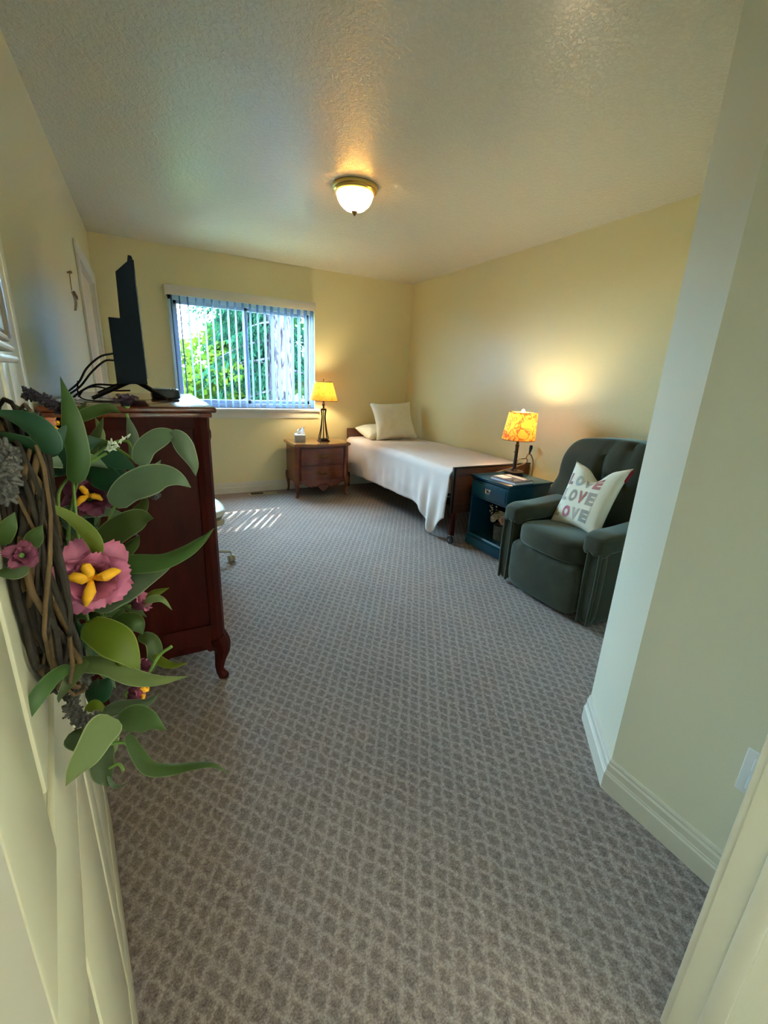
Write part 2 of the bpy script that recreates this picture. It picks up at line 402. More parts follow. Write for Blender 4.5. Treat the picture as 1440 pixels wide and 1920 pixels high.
# lever handle towards the free edge, on the side facing the left wall and this side
kn = MB(); kn.lathe([(.028, 0), (.028, .008), (.012, .012), (.012, .02), (1e-5, .021)], (0, 0, 0), 20)
kn.v = [tuple(dp(U1-.065+x, z, .98+y)) for x, y, z in kn.v]; ob('door_handle', kn, 'brass', door)

# closet door in the left wall
cd = MB(); cd.box(L-.06, L-.025, CY0, CY1, .01, CZ); closet = struct('door_2', cd, 'closet')
for z0, z1 in ((.2, .95), (1.1, 1.98)):
    q = MB(); q.box(L-.026, L-.018, CY0+.12, CY1-.12, z0, z1, .005); ob('door_panel', q, 'closet', closet)
kb = MB(); kb.sphere((L+.02, CY0+.07, .98), .028, 8); kb.tube([(L-.026, CY0+.07, .98), (L+.01, CY0+.07, .98)], .012); ob('door_knob', kb, 'brass', closet)
cc = MB(); cc.box(L, L+.018, CY0-.085, CY0, 0, CZ+.09, .005); cc.box(L, L+.018, CY1, CY1+.085, 0, CZ+.09, .005); cc.box(L, L+.021, CY0-.1, CY1+.1, CZ, CZ+.1, .006)
cc.box(L-T, L, CY0-.001, CY0+.012, 0, CZ); cc.box(L-T, L, CY1-.012, CY1+.001, 0, CZ); cc.box(L-T, L, CY0, CY1, CZ-.012, CZ)
struct('trim_4', cc, 'trim')

# ------------------------------------------------------------------ window
wf = MB(); fy0, fy1 = D+.045, D+.10
for a, b in ((WX0, WX0+.05), (WX1-.05, WX1)): wf.box(a, b, fy0, fy1, WZ0, WZ1, .004)
for a, b in ((WZ0, WZ0+.05), (WZ1-.05, WZ1)): wf.box(WX0, WX1, fy0, fy1, a, b, .004)
win = struct('window_1', wf, 'winframe')
xm = 1.055
for i, (a, b, yy) in enumerate(((WX0+.05, xm+.02, D+.06), (xm-.02, WX1-.05, D+.085))):
    q = MB()
    for x0, x1 in ((a, a+.035), (b-.035, b)): q.box(x0, x1, yy-.012, yy+.012, WZ0+.05, WZ1-.05, .003)
    for z0, z1 in ((WZ0+.05, WZ0+.09), (WZ1-.085, WZ1-.05)): q.box(a, b, yy-.012, yy+.012, z0, z1, .003)
    sh = ob('window_sash', q, 'winframe', win)
    ob('window_pane', MB().box(a+.034, b-.034, yy-.002, yy+.002, WZ0+.089, WZ1-.084), 'glass', sh)
sl = MB(); sl.box(WX0-.06, WX1+.06, D-.045, D+.05, WZ0-.032, WZ0, .008); struct('trim_5', sl, 'trim')
ap = MB(); ap.box(WX0-.045, WX1+.045, D-.016, D, WZ0-.112, WZ0-.032, .004); struct('trim_6', ap, 'trim')

# vertical blind: headrail valance, 20 vanes, each a part
vb = thing('vertical_blind', 'white vertical blind with turned open vanes hanging across the window', 'blind', (1.05, D-.05, WZ1))
q = MB(); q.box(.250, 1.832, D-.095, D-.085, 2.128, 2.222, .003); q.box(.250, .262, D-.09, D, 2.128, 2.222, .002); q.box(1.82, 1.832, D-.09, D, 2.128, 2.222, .002); ob('valance', q, 'trim', vb)
q = MB(); q.box(.27, 1.81, D-.07, D-.03, 2.15, 2.19, .003); ob('headrail', q, 'white', vb)
vm = None
for i in range(20):
    x = .305+i*.0785
    if vm is None:
        q = MB()
        def vf(u, v):
            a = (u-.5)*.089; return V((.006*math.cos((u-.5)*PI), a, -v*1.125))
        q.grid(6, 1, vf); o0 = len(q.v)
        q.grid(6, 1, lambda u, v: vf(u, v)+V((.0012, 0, 0)))
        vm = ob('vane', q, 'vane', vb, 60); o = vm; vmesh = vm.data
    else:
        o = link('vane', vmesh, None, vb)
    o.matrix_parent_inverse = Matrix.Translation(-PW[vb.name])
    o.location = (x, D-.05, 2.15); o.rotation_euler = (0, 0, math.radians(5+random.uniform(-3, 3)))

# ------------------------------------------------------------------ outside
gmat = plain('garden_soil', srgb(96, 104, 60), .95, var=.3, nscale=6)
struct('ground_outside', MB().box(-25, 30, D+.4, 60, -1.3, -1.2), gmat)
def folmat(name, c0, c1, tr=.45):
    def cn(t):
        return t.ramp(t.noise(t.coord(), 3.5, 4), (.32, c0), (.68, c1))
    return translucent(name, None, tr, .9, cn)
M['bush'] = folmat('bush_leaves', srgb(22, 46, 8), srgb(66, 80, 16))
M['conifer'] = folmat('conifer_needles', srgb(8, 30, 21), srgb(26, 60, 42))
M['maple'] = folmat('maple_leaves', srgb(18, 40, 18), srgb(44, 70, 30))
def barkm():
    t = NT('conifer_bark'); co = t.coord(scale=(7, 7, 1.6)); n1 = t.noise(co, 3, 4, .6, .8); n2 = t.noise(t.coord(), 60, 3)
    t.bs(**{'Specular_IOR_Level': 0.0}); t.bs(Base_Color=t.ramp(n1, (.38, srgb(22, 18, 22)), (.56, srgb(62, 56, 64))), Roughness=.95); t.bump(t.math('ADD', n1, t.math('MULTIPLY', n2, .2)), .9, .06); return t.m
M['bark'] = barkm()
def leaves(n, fn, size, droop=0):
    mb = MB()
    for i in range(n):
        p, ax = fn(i); s_ = size*random.uniform(.6, 1.3)
        a = V((random.gauss(0, 1), random.gauss(0, 1), random.gauss(0, 1)-droop)).normalized()
        if ax is not None: a = (ax+a*.35).normalized()
        b = a.cross(V((random.gauss(0, 1), random.gauss(0, 1), random.gauss(0, 1)))).normalized()
        wd = .45 if ax is None else .16
        c = a.cross(b)*.12*s_
        mb.add([p, p+a*s_*.5+b*s_*wd+c, p+a*s_, p+a*s_*.5-b*s_*wd+c], [(0, 1, 2, 3)])
    return mb
def crown(c, r, n, size, mat, parent):
    blobs = [(V(c)+V((random.uniform(-1, 1)*r[0], random.uniform(-1, 1)*r[1], random.uniform(-1, 1)*r[2])), random.uniform(.3, .55)*min(r)) for _ in range(14)]
    def fn(i):
        cc_, rr = blobs[i % len(blobs)]; d = V((random.gauss(0, 1), random.gauss(0, 1), random.gauss(0, 1))).normalized()
        return cc_+d*rr*random.uniform(.7, 1.15), None
    o = ob('foliage', leaves(n, fn, size), mat, parent, 0); o['kind'] = 'stuff'; return o
# big conifer whose trunk stands behind the right half of the window
ct_ = thing('conifer_tree', 'tall conifer with thick grey trunk standing outside the window', 'tree', (2.48, 9.3, -1.2))
q = MB()
q.grid(40, 60, lambda u, v: V((2.48, 9.3, -1.2+v*9))+V((math.cos(u*2*PI), math.sin(u*2*PI), 0))*(.29-.012*v*9+.03*abs(nz(u*22, v*14, 3))+.02*nz(math.cos(u*6.28)*2, math.sin(u*6.28)*2, v*9)))
ob('trunk', q, 'bark', ct_, 180)
br = MB(); fo = MB()
def bough(z, az, ln, up):
    d = V((math.cos(az), math.sin(az), up)).normalized(); p0 = V((2.48, 9.3, z)); pts = []
    for k in range(9):
        t = k/8; pts.append(p0+d*ln*t+V((0, 0, -.35*ln*t*t)))
    br.tube(pts, [.035*(1-.85*k/8) for k in range(9)], 5)
    for k in range(2, 9):
        for s_ in range(7):
            side = V((-d.y, d.x, 0))*random.uniform(-1, 1)*.32*ln*(1-.6*k/8); tw0 = pts[k]+V((random.uniform(-.1, .1),)*3)
            tw1 = tw0+side+d*.2+V((0, 0, -random.uniform(.1, .45)))
            for j in range(9):
                pp = tw0.lerp(tw1, j/8); ax = (tw1-tw0).normalized()*.6+V((random.gauss(0, .5), random.gauss(0, .5), -.5))
                mbq = leaves(1, lambda i: (pp, ax.normalized()), .11); fo.add(mbq.v, mbq.f)
for i in range(26):
    bough(random.uniform(1.1, 3.3), PI*1.0+random.uniform(-1.3, .45), random.uniform(.8, 1.6), random.uniform(-.05, .35))
for i in range(10): bough(random.uniform(1.4, 3.2), random.uniform(.1, 1.2), random.uniform(.8, 1.8), random.uniform(-.05, .3))
for i in range(30): bough(random.uniform(4.8, 8.2), random.uniform(0, 2*PI), random.uniform(1.1, 2.2), random.uniform(-.1, .3))  # upper boughs above the view, added to break the sun into dapples
ob('branch', br, 'bark', ct_, 60); o = ob('foliage', fo, 'conifer', ct_, 0); o['kind'] = 'stuff'
def bush(x, y, z0, r, n, lab, size=.13, mat='bush'):
    t_ = thing('garden_bush', lab, 'bush', (x, y, z0))
    st = MB()
    for k in range(6):
        a = 2*PI*k/6+random.random(); st.tube(spline([(x, y, z0), (x+.2*math.cos(a)*r[0], y+.2*math.sin(a)*r[1], z0+r[2]*.6), (x+.55*math.cos(a)*r[0], y+.55*math.sin(a)*r[1], z0+r[2]*1.5)], 4), .02, 5)
    ob('stem', st, 'bark', t_)
    crown((x, y, z0+r[2]*1.15), r, n, size, mat, t_)
bush(.45, 9.6, -1.2, (1.2, .9, 1.35), 5200, 'bright yellow green bush outside the left part of the window')
bush(2.0, 10.4, -1.2, (1.1, .9, 1.15), 4200, 'lower green bush outside, between the yellow bush and the conifer trunk')
bush(4.6, 10.8, -1.2, (1.2, .9, 1.9), 3600, 'green bush outside, right of the conifer trunk', .15, 'maple')
def tree(x, y, h, r, n, lab, mat='maple', size=.22):
    t_ = thing('garden_tree', lab, 'tree', (x, y, -1.2))
    ob('trunk', MB().tube([(x, y, -1.2), (x+.1, y, h*.4), (x-.05, y+.1, h*.85)], [.16, .12, .05], 8), 'bark', t_)
    crown((x, y, h-r[2]*.3), r, n, size, mat, t_)
tree(4.0, 17.5, 3.4, (1.7, 1.5, 2.4), 4200, 'leafy tree far outside, behind the conifer')
tree(8.0, 14.5, 3.4, (1.7, 1.5, 2.4), 3200, 'leafy tree far outside, farthest right behind the window')
tree(-.2, 19.0, 1.2, (2.6, 1.6, 1.4), 3600, 'low distant tree outside under the open sky', 'bush')
# pale neighbouring roof seen low through the left of the window
rf = MB(); rf.prism([(-1.6, 0), (1.6, 0), (1.75, .06), (0, 1.0), (-1.75, .06)], -1.2, 1.2, lambda u, v, a: V((-.55+u*.55, 7.55+a*.45, .35+v*.62)))
bs_ = thing('garden_shed', 'small white shed roof outside low left of the window', 'shed', (-.55, 7.55, -1.2))
ob('shed_roof', rf, plain('roof_white', srgb(235, 235, 232), .6, var=.05), bs_)
ob('shed_wall', MB().box(-1.35, .25, 7.1, 8.0, -1.2, .36), plain('shed_wall', srgb(200, 200, 196), .7), bs_)
# ------------------------------------------------------------------ big dresser on the left
def cabriole(mb, x, y, z1, sx, sy, w=.05, z0=0):
    """leg with a swelling knee and a small toe, bowing out towards (sx, sy)"""
    h = z1-z0; pts = []; rs = []
    for t, o, r in ((1, 0, .62), (.85, .014, .62), (.66, .018, .5), (.42, .004, .34), (.2, -.002, .26), (.08, .010, .30), (.03, .018, .34), (0, .018, .28)):
        pts.append((x+sx*o, y+sy*o, z0+h*t)); rs.append(w*r)
    mb.tube(spline(pts, 3), [rs[min(i//3, 7)]+(rs[min(i//3+1, 7)]-rs[min(i//3, 7)])*(i % 3)/3 for i in range(len(pts)*3-2)], 10)
DXB, DXF, DY0, DY1, DZ = -.325, .205, 1.86, 2.90, 1.265
ds = thing('dresser', 'tall dark mahogany dresser standing against the left wall with a television on it', 'dresser', (-.06, 2.38, 0))
q = MB(); q.box(DXB, DXF-.035, DY0+.012, DY1-.012, .17, DZ-.04, .003)
ob('body', q, 'mahog', ds)
for y, sg in ((DY0, 1), (DY1, -1)):                    # side apron with a scalloped lower edge, frame round the side panel
    q = MB(); n = 24; poly = [(DXB+.03, .30), (DXB+.03, .15)]
    for k in range(n+1):
        t = k/n; xx = lerp(DXB+.05, DXF-.055, t); zz = .165+.045*(abs(math.sin(t*PI*2))**.8)*(1 if .06 < t < .94 else 0)-.02*math.exp(-((t-.5)/.12)**2)
        poly.append((xx, zz))
    poly += [(DXF-.035, .15), (DXF-.035, .30)]
    q.prism(poly, y+sg*.004, y+sg*.014, lambda u, v, a: V((u, a, v)))
    ob('side_apron', q, 'mahog', ds)
for y in (DY0+.004, DY1-.014):
    q = MB(); q.box(DXB, DXB+.05, y, y+.010, .17, DZ-.04, .002); q.box(DXB, DXF-.04, y, y+.010, DZ-.085, DZ-.04, .002)
    ob('side_frame', q, 'mahog', ds)
for y in (DY0+.030, DY1-.030):                         # fluted corner posts running into the front legs
    q = MB(); prof = []
    def post(p, a): return V((p.x*(1+.06*math.cos(8*a)), p.y*(1+.06*math.cos(8*a)), p.z))
    q.lathe([(.034, .215), (.037, .235), (.033, .25), (.033, 1.13), (.037, 1.145), (.037, 1.165), (.033, 1.18), (.034, DZ-.04)], (DXF-.032, y, 0), 32, fn=post)
    ob('corner_post', q, 'mahog', ds)
for x, y, sx, sy, ww in ((DXF-.03, DY0+.028, .8, -.25, .072), (DXF-.03, DY1-.028, .8, .25, .072), (DXB+.03, DY0+.03, -.1, -.2, .06), (DXB+.03, DY1-.03, -.1, .2, .06)):
    q = MB(); cabriole(q, x, y, .225, sx, sy, ww); ob('leg', q, 'mahog', ds)
tp = MB(); tp.box(DXB-.01, DXF+.028, DY0-.024, DY1+.024, DZ-.022, DZ, .008, 3); tp.box(DXB-.005, DXF+.012, DY0-.010, DY1+.010, DZ-.042, DZ-.022, .006)
ob('top', tp, 'mahogtop', ds)
zz = .235
for k, h in enumerate((.24, .22, .2, .17, .14)):
    q = MB(); q.box(DXF-.040, DXF-.016, DY0+.075, DY1-.075, zz, zz+h-.014, .006); dr_ = ob('drawer', q, 'mahog', ds)
    for yy in (DY0+.28, DY1-.28):
        hq = MB(); hq.tube(spline([(DXF-.016, yy-.045, zz+h*.5), (DXF+.008, yy-.03, zz+h*.5-.01), (DXF+.01, yy+.03, zz+h*.5-.01), (DXF-.016, yy+.045, zz+h*.5)], 4), .004, 6)
        hq.box(DXF-.017, DXF-.012, yy-.055, yy+.055, zz+h*.5-.018, zz+h*.5+.018, .002); ob('pull', hq, 'brass', dr_)
    zz += h

# ------------------------------------------------------------------ television with its stand, seen from its end
tv = thing('television', 'black flat television seen edge on, standing on the tall dresser', 'television', (-.05, 2.42, DZ))
TY0, TY1 = 2.04, 2.80
prof = [(.004, 1.338), (-.102, 1.338), (-.102, 1.577), (-.064, 1.577), (-.060, 1.735), (-.018, 1.775), (-.014, 1.796), (-.004, 1.796), (.0, 1.79)]
def tvm(u, v, a):
    return V((u-(a-TY0)*.03, a, v))
q = MB(); q.prism(prof, TY0, TY1, tvm); ob('shell', q, 'tvblack', tv, 20)
q = MB(); q.prism([(.0035, 1.36), (.0075, 1.36), (.0035, 1.785), (.0005, 1.785)][:2]+[(.0045, 1.785), (.0005, 1.785)], TY0+.012, TY1-.012, tvm); ob('screen', q, 'screen', tv)
for y in (2.2, 2.64):
    q = MB()
    for sx, ln in ((1, .125), (-1, .15)):
        x0 = -.045-(y-TY0)*.03
        q.tube([(x0, y, 1.345), (x0+sx*.02, y-.005, 1.338), (x0+sx*ln, y-.05*(1), DZ+.009)], .008, 8)
    ob('stand_foot', q, 'black', tv)
cbx = thing('cable_box', 'small black cable box lying at the foot of the television on the dresser', 'box', (.07, 2.36, DZ))
q = MB(); q.puff((.075, 2.40, DZ+.024), (.062, .10, .022), 8, 8); ob('case', q, 'black', cbx)
q = MB()
for k in range(5):
    a = 2*PI*k/5; q.sphere((.105+.012*math.cos(a), 2.33+.02*math.sin(a), DZ+.045), .006, 5)
ob('button', q, 'alu', cbx)
# the two cables from the back of the television and two across the top
def cable(name, lab, pts, r, grp=None):
    o = ob(name, MB().tube(spline(pts, 6), r, 6), 'cable'); tag(o, lab, 'cable', grp); return o
cable('television_cable', 'upper black cable arching from the television back down to the dresser top', [(-.104, 2.10, 1.45), (-.15, 2.10, 1.435), (-.20, 2.11, 1.39), (-.235, 2.12, 1.335), (-.285, 2.12, 1.29), (-.300, 2.14, DZ+.006)], .0042)
cable('television_cable', 'second black cable leaving the television back just below the upper one', [(-.104, 2.14, 1.425), (-.14, 2.14, 1.42), (-.19, 2.15, 1.375), (-.235, 2.16, 1.32), (-.28, 2.17, 1.285), (-.290, 2.2, DZ+.006)], .0042)
cable('power_cable', 'black cable looping low across the dresser top behind the television foot', [(-.06, 2.30, 1.335), (-.12, 2.26, 1.325), (-.19, 2.25, 1.325), (-.24, 2.24, 1.30), (-.275, 2.25, DZ+.007)], .0045)
cable('power_cable', 'lower black cable sagging from television foot to dresser back edge', [(-.07, 2.35, 1.30), (-.13, 2.31, 1.30), (-.19, 2.30, 1.315), (-.235, 2.28, 1.305), (-.262, 2.29, DZ+.007)], .0042)
cable('loose_wire', 'thin black wire curling from the cables down onto the dresser top', [(-.237, 2.125, 1.34), (-.24, 2.10, 1.30), (-.22, 2.06, 1.275), (-.15, 2.05, DZ+.004), (-.05, 2.09, DZ+.004)], .003)

# ------------------------------------------------------------------ swivel chair behind the dresser
ch = thing('swivel_chair', 'cream vinyl swivel chair on casters, half hidden behind the dresser', 'chair', (.16, 3.30, 0))
cx_, cy_ = .150, 3.30
q = MB()
def seatdef(p):
    a = math.atan2(p.y, p.x); r_ = math.hypot(p.x, p.y)
    p.z += .012*math.cos(r_*16)*(p.z > 0)-.006*abs(math.sin(a*5))*(p.z > 0)*(r_ > .1); return p
q.puff((cx_, cy_, .435), (.27, .25, .045), 3.2, 12, seatdef); ob('seat', q, 'vinyl', ch, 60)
q = MB(); q.puff((cx_, cy_, .372), (.255, .235, .028), 6, 8); ob('seat_base', q, 'beige', ch, 60)
q = MB(); q.lathe([(.028, .10), (.028, .24), (.02, .245), (.02, .345)], (cx_, cy_, 0), 16); ob('column', q, 'chrome', ch)
for k in range(5):
    a = math.radians(-8)+2*PI*k/5; ex, ey = cx_+.30*math.cos(a), cy_+.30*math.sin(a)
    q = MB(); q.tube([(cx_, cy_, .115), (cx_+.1*math.cos(a), cy_+.1*math.sin(a), .108), (ex, ey, .085)], [.02, .018, .014], 8); ob('base_spoke', q, 'alu', ch)
    q = MB()
    for s_ in (-1, 1):
        ww = MB(); ww.lathe([(1e-5, -.009), (.024, -.009), (.027, -.004), (.027, .004), (.024, .009), (1e-5, .009)], (0, 0, 0), 14)
        c_, sn = math.cos(a+.6), math.sin(a+.6)
        q.add([(ex+c_*(z+s_*.013)-sn*x, ey+sn*(z+s_*.013)+c_*x, .0275+y) for x, y, z in ww.v], ww.f)
    q.tube([(ex, ey, .03), (ex, ey, .085)], .007, 6); ob('caster', q, 'beige', ch)
q = MB(); q.puff((cx_-.24, cy_+.03, .70), (.035, .19, .15), 4, 8); ob('backrest', q, 'vinyl', ch, 60)
q = MB(); q.tube(spline([(cx_-.05, cy_, .36), (cx_-.26, cy_+.02, .37), (cx_-.29, cy_+.03, .5), (cx_-.27, cy_+.03, .68)], 5), .016, 8); ob('back_bracket', q, 'alu', ch)

# ------------------------------------------------------------------ floor register
vt = thing('floor_register', 'small beige floor vent in the carpet below the window', 'vent', (1.06, 5.19, 0))
q = MB(); q.box(.965, 1.30, 5.15, 5.26, 0, .006, .003); ob('vent_frame', q, 'beige', vt)
q = MB(); q.box(.985, 1.13, 5.168, 5.242, .0055, .0075); ob('vent_opening', q, 'black', vt)
for k in range(5): ob('vent_slat', MB().box(.985, 1.13, 5.175+k*.014, 5.179+k*.014, .0074, .0095), 'darkmetal', vt)

# ------------------------------------------------------------------ nightstand by the window
NX0, NX1, NYF, NYB, NZ = 1.44, 2.115, 4.86, 5.30, .645
ns = thing('nightstand', 'cherry wood nightstand with two drawers and curved legs below the window lamp', 'nightstand', ((NX0+NX1)/2, 5.08, 0))
def bow(t, a=.028): return -a*(math.sin(t*PI))**2+.012*math.sin(t*PI*3)**2
def fr_out(x0, x1, y, b, n=20): return [(lerp(x0, x1, k/n), y+bow(k/n, b)) for k in range(n+1)]
poly = [(NX0-.012, NYB)]+fr_out(NX0-.018, NX1+.018, NYF-.022, .04)+[(NX1+.012, NYB)]
q = MB(); q.prism(poly, NZ-.02, NZ-.006, lambda u, v, a: V((u, v, a)))
q.prism([(lerp(u, (NX0+NX1)/2, .014), lerp(v, 5.08, .02)) for u, v in poly], NZ-.006, NZ, lambda u, v, a: V((u, v, a)))
q.prism([(lerp(u, (NX0+NX1)/2, .02), lerp(v, 5.08, .03)) for u, v in poly], NZ-.032, NZ-.02, lambda u, v, a: V((u, v, a)))
ob('top', q, 'cherrytop', ns)
q = MB(); q.prism([(NX0+.02, NYB)]+fr_out(NX0+.03, NX1-.03, NYF+.014, .03)+[(NX1-.02, NYB)], .165, NZ-.032, lambda u, v, a: V((u, v, a))); ob('body', q, 'cherry', ns)
for z0, z1 in ((.395, .590), (.205, .385)):
    q = MB(); q.prism(fr_out(NX0+.075, NX1-.075, NYF-.002, .030)+[(NX1-.075, NYF+.03), (NX0+.075, NYF+.03)], z0, z1, lambda u, v, a: V((u, v, a)))
    d_ = ob('drawer', q, 'cherry', ns)
    q = MB()
    for za, zb in ((z0+.018, z0+.024), (z1-.024, z1-.018)):
        q.prism(fr_out(NX0+.095, NX1-.095, NYF-.006, .030)+[(NX1-.095, NYF+.01), (NX0+.095, NYF+.01)], za, zb, lambda u, v, a: V((u, v, a)))
    ob('bead', q, 'cherry', d_)
    xm_ = (NX0+NX1)/2; zc = (z0+z1)/2; yf = NYF-.034
    q = MB(); q.tube(spline([(xm_-.055, yf, zc+.008), (xm_-.03, yf-.014, zc-.016), (xm_, yf-.018, zc-.022), (xm_+.03, yf-.014, zc-.016), (xm_+.055, yf, zc+.008)], 4), .0045, 6)
    for s_ in (-1, 1):
        q.puff((xm_+s_*.055, yf+.002, zc+.006), (.02, .004, .016), 2, 5); q.puff((xm_+s_*.082, yf+.004, zc+.016), (.012, .003, .009), 2, 4)
    q.puff((xm_, yf+.004, zc+.008), (.03, .003, .008), 2, 5)
    ob('pull', q, 'brass', d_)
n = 40; poly = [(NX0+.06, .21)]
for k in range(n+1):
    t = k/n; poly.append((lerp(NX0+.06, NX1-.06, t), .175-.050*math.exp(-((t-.5)/.16)**2)-.03*math.exp(-((t-.5)/.45)**6)+.04*math.exp(-((t-.2)/.06)**2)*0+.02*math.cos(t*PI*6)))
poly.append((NX1-.06, .21))
q = MB(); q.prism(poly, NYF-.022, NYF-.004, lambda u, v, a: V((u, a+bow((u-NX0)/(NX1-NX0), .02), v))); ap_ = ob('front_apron', q, 'cherry', ns)
q = MB()
for k in range(7):
    for s_ in (-1, 1):
        if k == 0 and s_ > 0: continue
        q.puff(((NX0+NX1)/2+s_*k*.022, NYF-.046+.002*k, .165-.004*k-(k % 2)*.012), (.014, .006, .009), 2, 4)
ob('carving', q, 'cherry', ap_)
for x, s_ in ((NX0+.03, -1), (NX1-.03, 1)):
    q = MB(); q.tube([(x, NYF+.022, .2), (x, NYF+.022, NZ-.035)], .032, 12); ob('corner_post', q, 'cherry', ns)
    q = MB(); cabriole(q, x, NYF+.022, .235, s_*.7, -.9, .062); ob('leg', q, 'cherry', ns)
    q = MB(); cabriole(q, x, NYB-.03, .26, s_*.3, .1, .05); ob('leg', q, 'cherry', ns)

# tissue box on the nightstand
tb = thing('tissue_box', 'grey tissue box with a white tissue pulled up on the cherry nightstand', 'tissue box', (1.565, 5.10, NZ))
rot = lambda x, y, c, a: (c[0]+x*math.cos(a)-y*math.sin(a), c[1]+x*math.sin(a)+y*math.cos(a))
q = MB(); q.box(-.062, .062, -.11, .11, 0, .085, .003); q.v = [(*rot(x, y, (1.575, 5.11), -.25), NZ+z) for x, y, z in q.v]; ob('carton', q, 'tissuebox', tb)
q = MB(); q.grid(14, 10, lambda u, v: V((1.575+(u-.5)*(.12-.03*v)+.035*v+.012*math.sin(u*9+v*5), 5.11+.05*math.sin(u*PI*2.0)*(1-.4*v)+(u-.5)*.05, NZ+.083+v*(.055+.05*u)+.008*math.sin(u*14))))
ob('tissue', q, 'tissue', tb, 60)

# ------------------------------------------------------------------ the two table lamps
def shade_tex(dense):
    def cn(t):
        uvp = t.coord(scale=(1, 1, 1))
        vo = t.noise(uvp, 17 if dense else 30, 1, .4, .9)
        return t.ramp(vo, (.44, srgb(255, 222, 140)), (.47, srgb(190, 130, 96)), (.53, srgb(190, 130, 96)), (.56, srgb(255, 222, 144))) if dense else t.ramp(vo, (.4, srgb(250, 216, 140)), (.55, srgb(232, 184, 100)), (.6, srgb(250, 216, 146)))
    return cn
M['shade1'] = translucent('shade_amber', None, .68, .8, shade_tex(False))
M['shade2'] = translucent('shade_damask', None, .70, .8, shade_tex(True))
M['bulb'] = NT('bulb_glow').m
b_ = M['bulb'].node_tree.nodes['Principled BSDF']; b_.inputs['Emission Color'].default_value = (1, .72, .35, 1); b_.inputs['Emission Strength'].default_value = 30
def cone_shade(c, rb, rt, z0, z1, tilt=(0, 0)):
    q = MB(); n = 40
    for dr_ in (0, -.002):
        q.grid(n, 6, lambda u, v: V((c[0]+(lerp(rb, rt, v)+dr_)*math.cos(u*2*PI)+tilt[0]*(v), c[1]+(lerp(rb, rt, v)+dr_)*math.sin(u*2*PI)+tilt[1]*v, lerp(z0, z1, v))))
    return q
def light(name, loc, e, col, r=.03):
    return lamp(name, 'POINT', loc, e, col, shadow_soft_size=r)
LX, LY = 1.862, 5.062
tl = thing('table_lamp', 'lit table lamp with openwork bronze body on the nightstand below the window edge', 'lamp', (LX, LY, NZ))
q = MB(); q.box(LX-.062, LX+.062, LY-.062, LY+.062, NZ, NZ+.012, .004); q.box(LX-.05, LX+.05, LY-.05, LY+.05, NZ+.012, NZ+.026, .005); q.box(LX-.044, LX+.044, LY-.044, LY+.044, NZ+.026, NZ+.034, .004); ob('base', q, 'darkmetal', tl)
for k in range(8):
    a = 2*PI*k/8+PI/8; pts = []
    for t in range(9):
        s_ = t/8; rr = .044*(1-s_)**2.2+.019+.012*max(0, (s_-.72)/.28)**1.5
        pts.append((LX+rr*math.cos(a), LY+rr*math.sin(a), NZ+.03+s_*.345))
    ob('body_rod', MB().tube(pts, .0052, 6), 'darkmetal', tl)
q = MB(); q.lathe([(.034, .372), (.036, .38), (.034, .39), (.012, .395), (.010, .42), (.016, .425), (.016, .45), (.011, .455), (.011, .475)], (LX, LY, NZ), 16); ob('neck', q, 'darkmetal', tl)
q = MB(); q.sphere((LX, LY, NZ+.545), .028, 8, sz=1.35); ob('bulb', q, 'bulb', tl)
sh_ = ob('lamp_shade', cone_shade((LX, LY), .168, .105, NZ+.485, NZ+.70), 'shade1', tl, 60)
q = MB(); q.tube([(LX+.105*math.cos(a*PI/10), LY+.105*math.sin(a*PI/10), NZ+.70) for a in range(21)], .003, 5); q.tube([(LX+.168*math.cos(a*PI/10), LY+.168*math.sin(a*PI/10), NZ+.485) for a in range(21)], .003, 5)
for a in (0, 2.1, 4.2): q.tube([(LX, LY, NZ+.695), (LX+.105*math.cos(a), LY+.105*math.sin(a), NZ+.70)], .002, 4)
q.tube([(LX, LY, NZ+.58), (LX, LY, NZ+.72)], .003, 5); q.sphere((LX, LY, NZ+.724), .008, 5); ob('shade_frame', q, 'darkmetal', sh_)
light('lamp_bulb_window', (LX, LY, NZ+.60), 11, (1, .80, .46), .045)

TX0, TX1, TY0_, TY1_, TZ = 2.430, 2.895, 2.430, 2.880, .648
l2x, l2y = 2.800, 2.770
t2 = thing('table_lamp', 'lit lamp with patterned shade and slim bronze stem on the teal table', 'lamp', (l2x, l2y, TZ))
q = MB(); q.lathe([(.082, 0), (.085, .006), (.085, .026), (.08, .031), (.03, .034), (.02, .045), (.012, .05)], (l2x, l2y, TZ), 28); ob('base', q, 'darkmetal', t2)
q = MB(); q.lathe([(.017, .045), (.015, .055), (.0145, .24), (.017, .243), (.017, .262), (.012, .266), (.012, .29), (.02, .292), (.02, .298), (.011, .302), (.011, .34)], (l2x, l2y, TZ), 16); ob('stem', q, 'darkmetal', t2)
q = MB(); q.tube([(l2x-.03, l2y, TZ+.2), (l2x, l2y, TZ+.2)], .004, 5); ob('switch', q, 'darkmetal', t2)
q = MB(); q.sphere((l2x, l2y, TZ+.42), .028, 8, sz=1.35); ob('bulb', q, 'bulb', t2)
sh2 = ob('lamp_shade', cone_shade((l2x, l2y), .140, .118, TZ+.305, TZ+.535, (.022, 0)), 'shade2', t2, 60)
q = MB(); q.tube([(l2x+.022+.118*math.cos(a*PI/10), l2y+.118*math.sin(a*PI/10), TZ+.535) for a in range(21)], .0025, 5); q.tube([(l2x+.14*math.cos(a*PI/10), l2y+.14*math.sin(a*PI/10), TZ+.305) for a in range(21)], .0025, 5)
for a in (0, 2.1, 4.2): q.tube([(l2x+.011, l2y, TZ+.52), (l2x+.022+.118*math.cos(a), l2y+.118*math.sin(a), TZ+.535)], .002, 4)
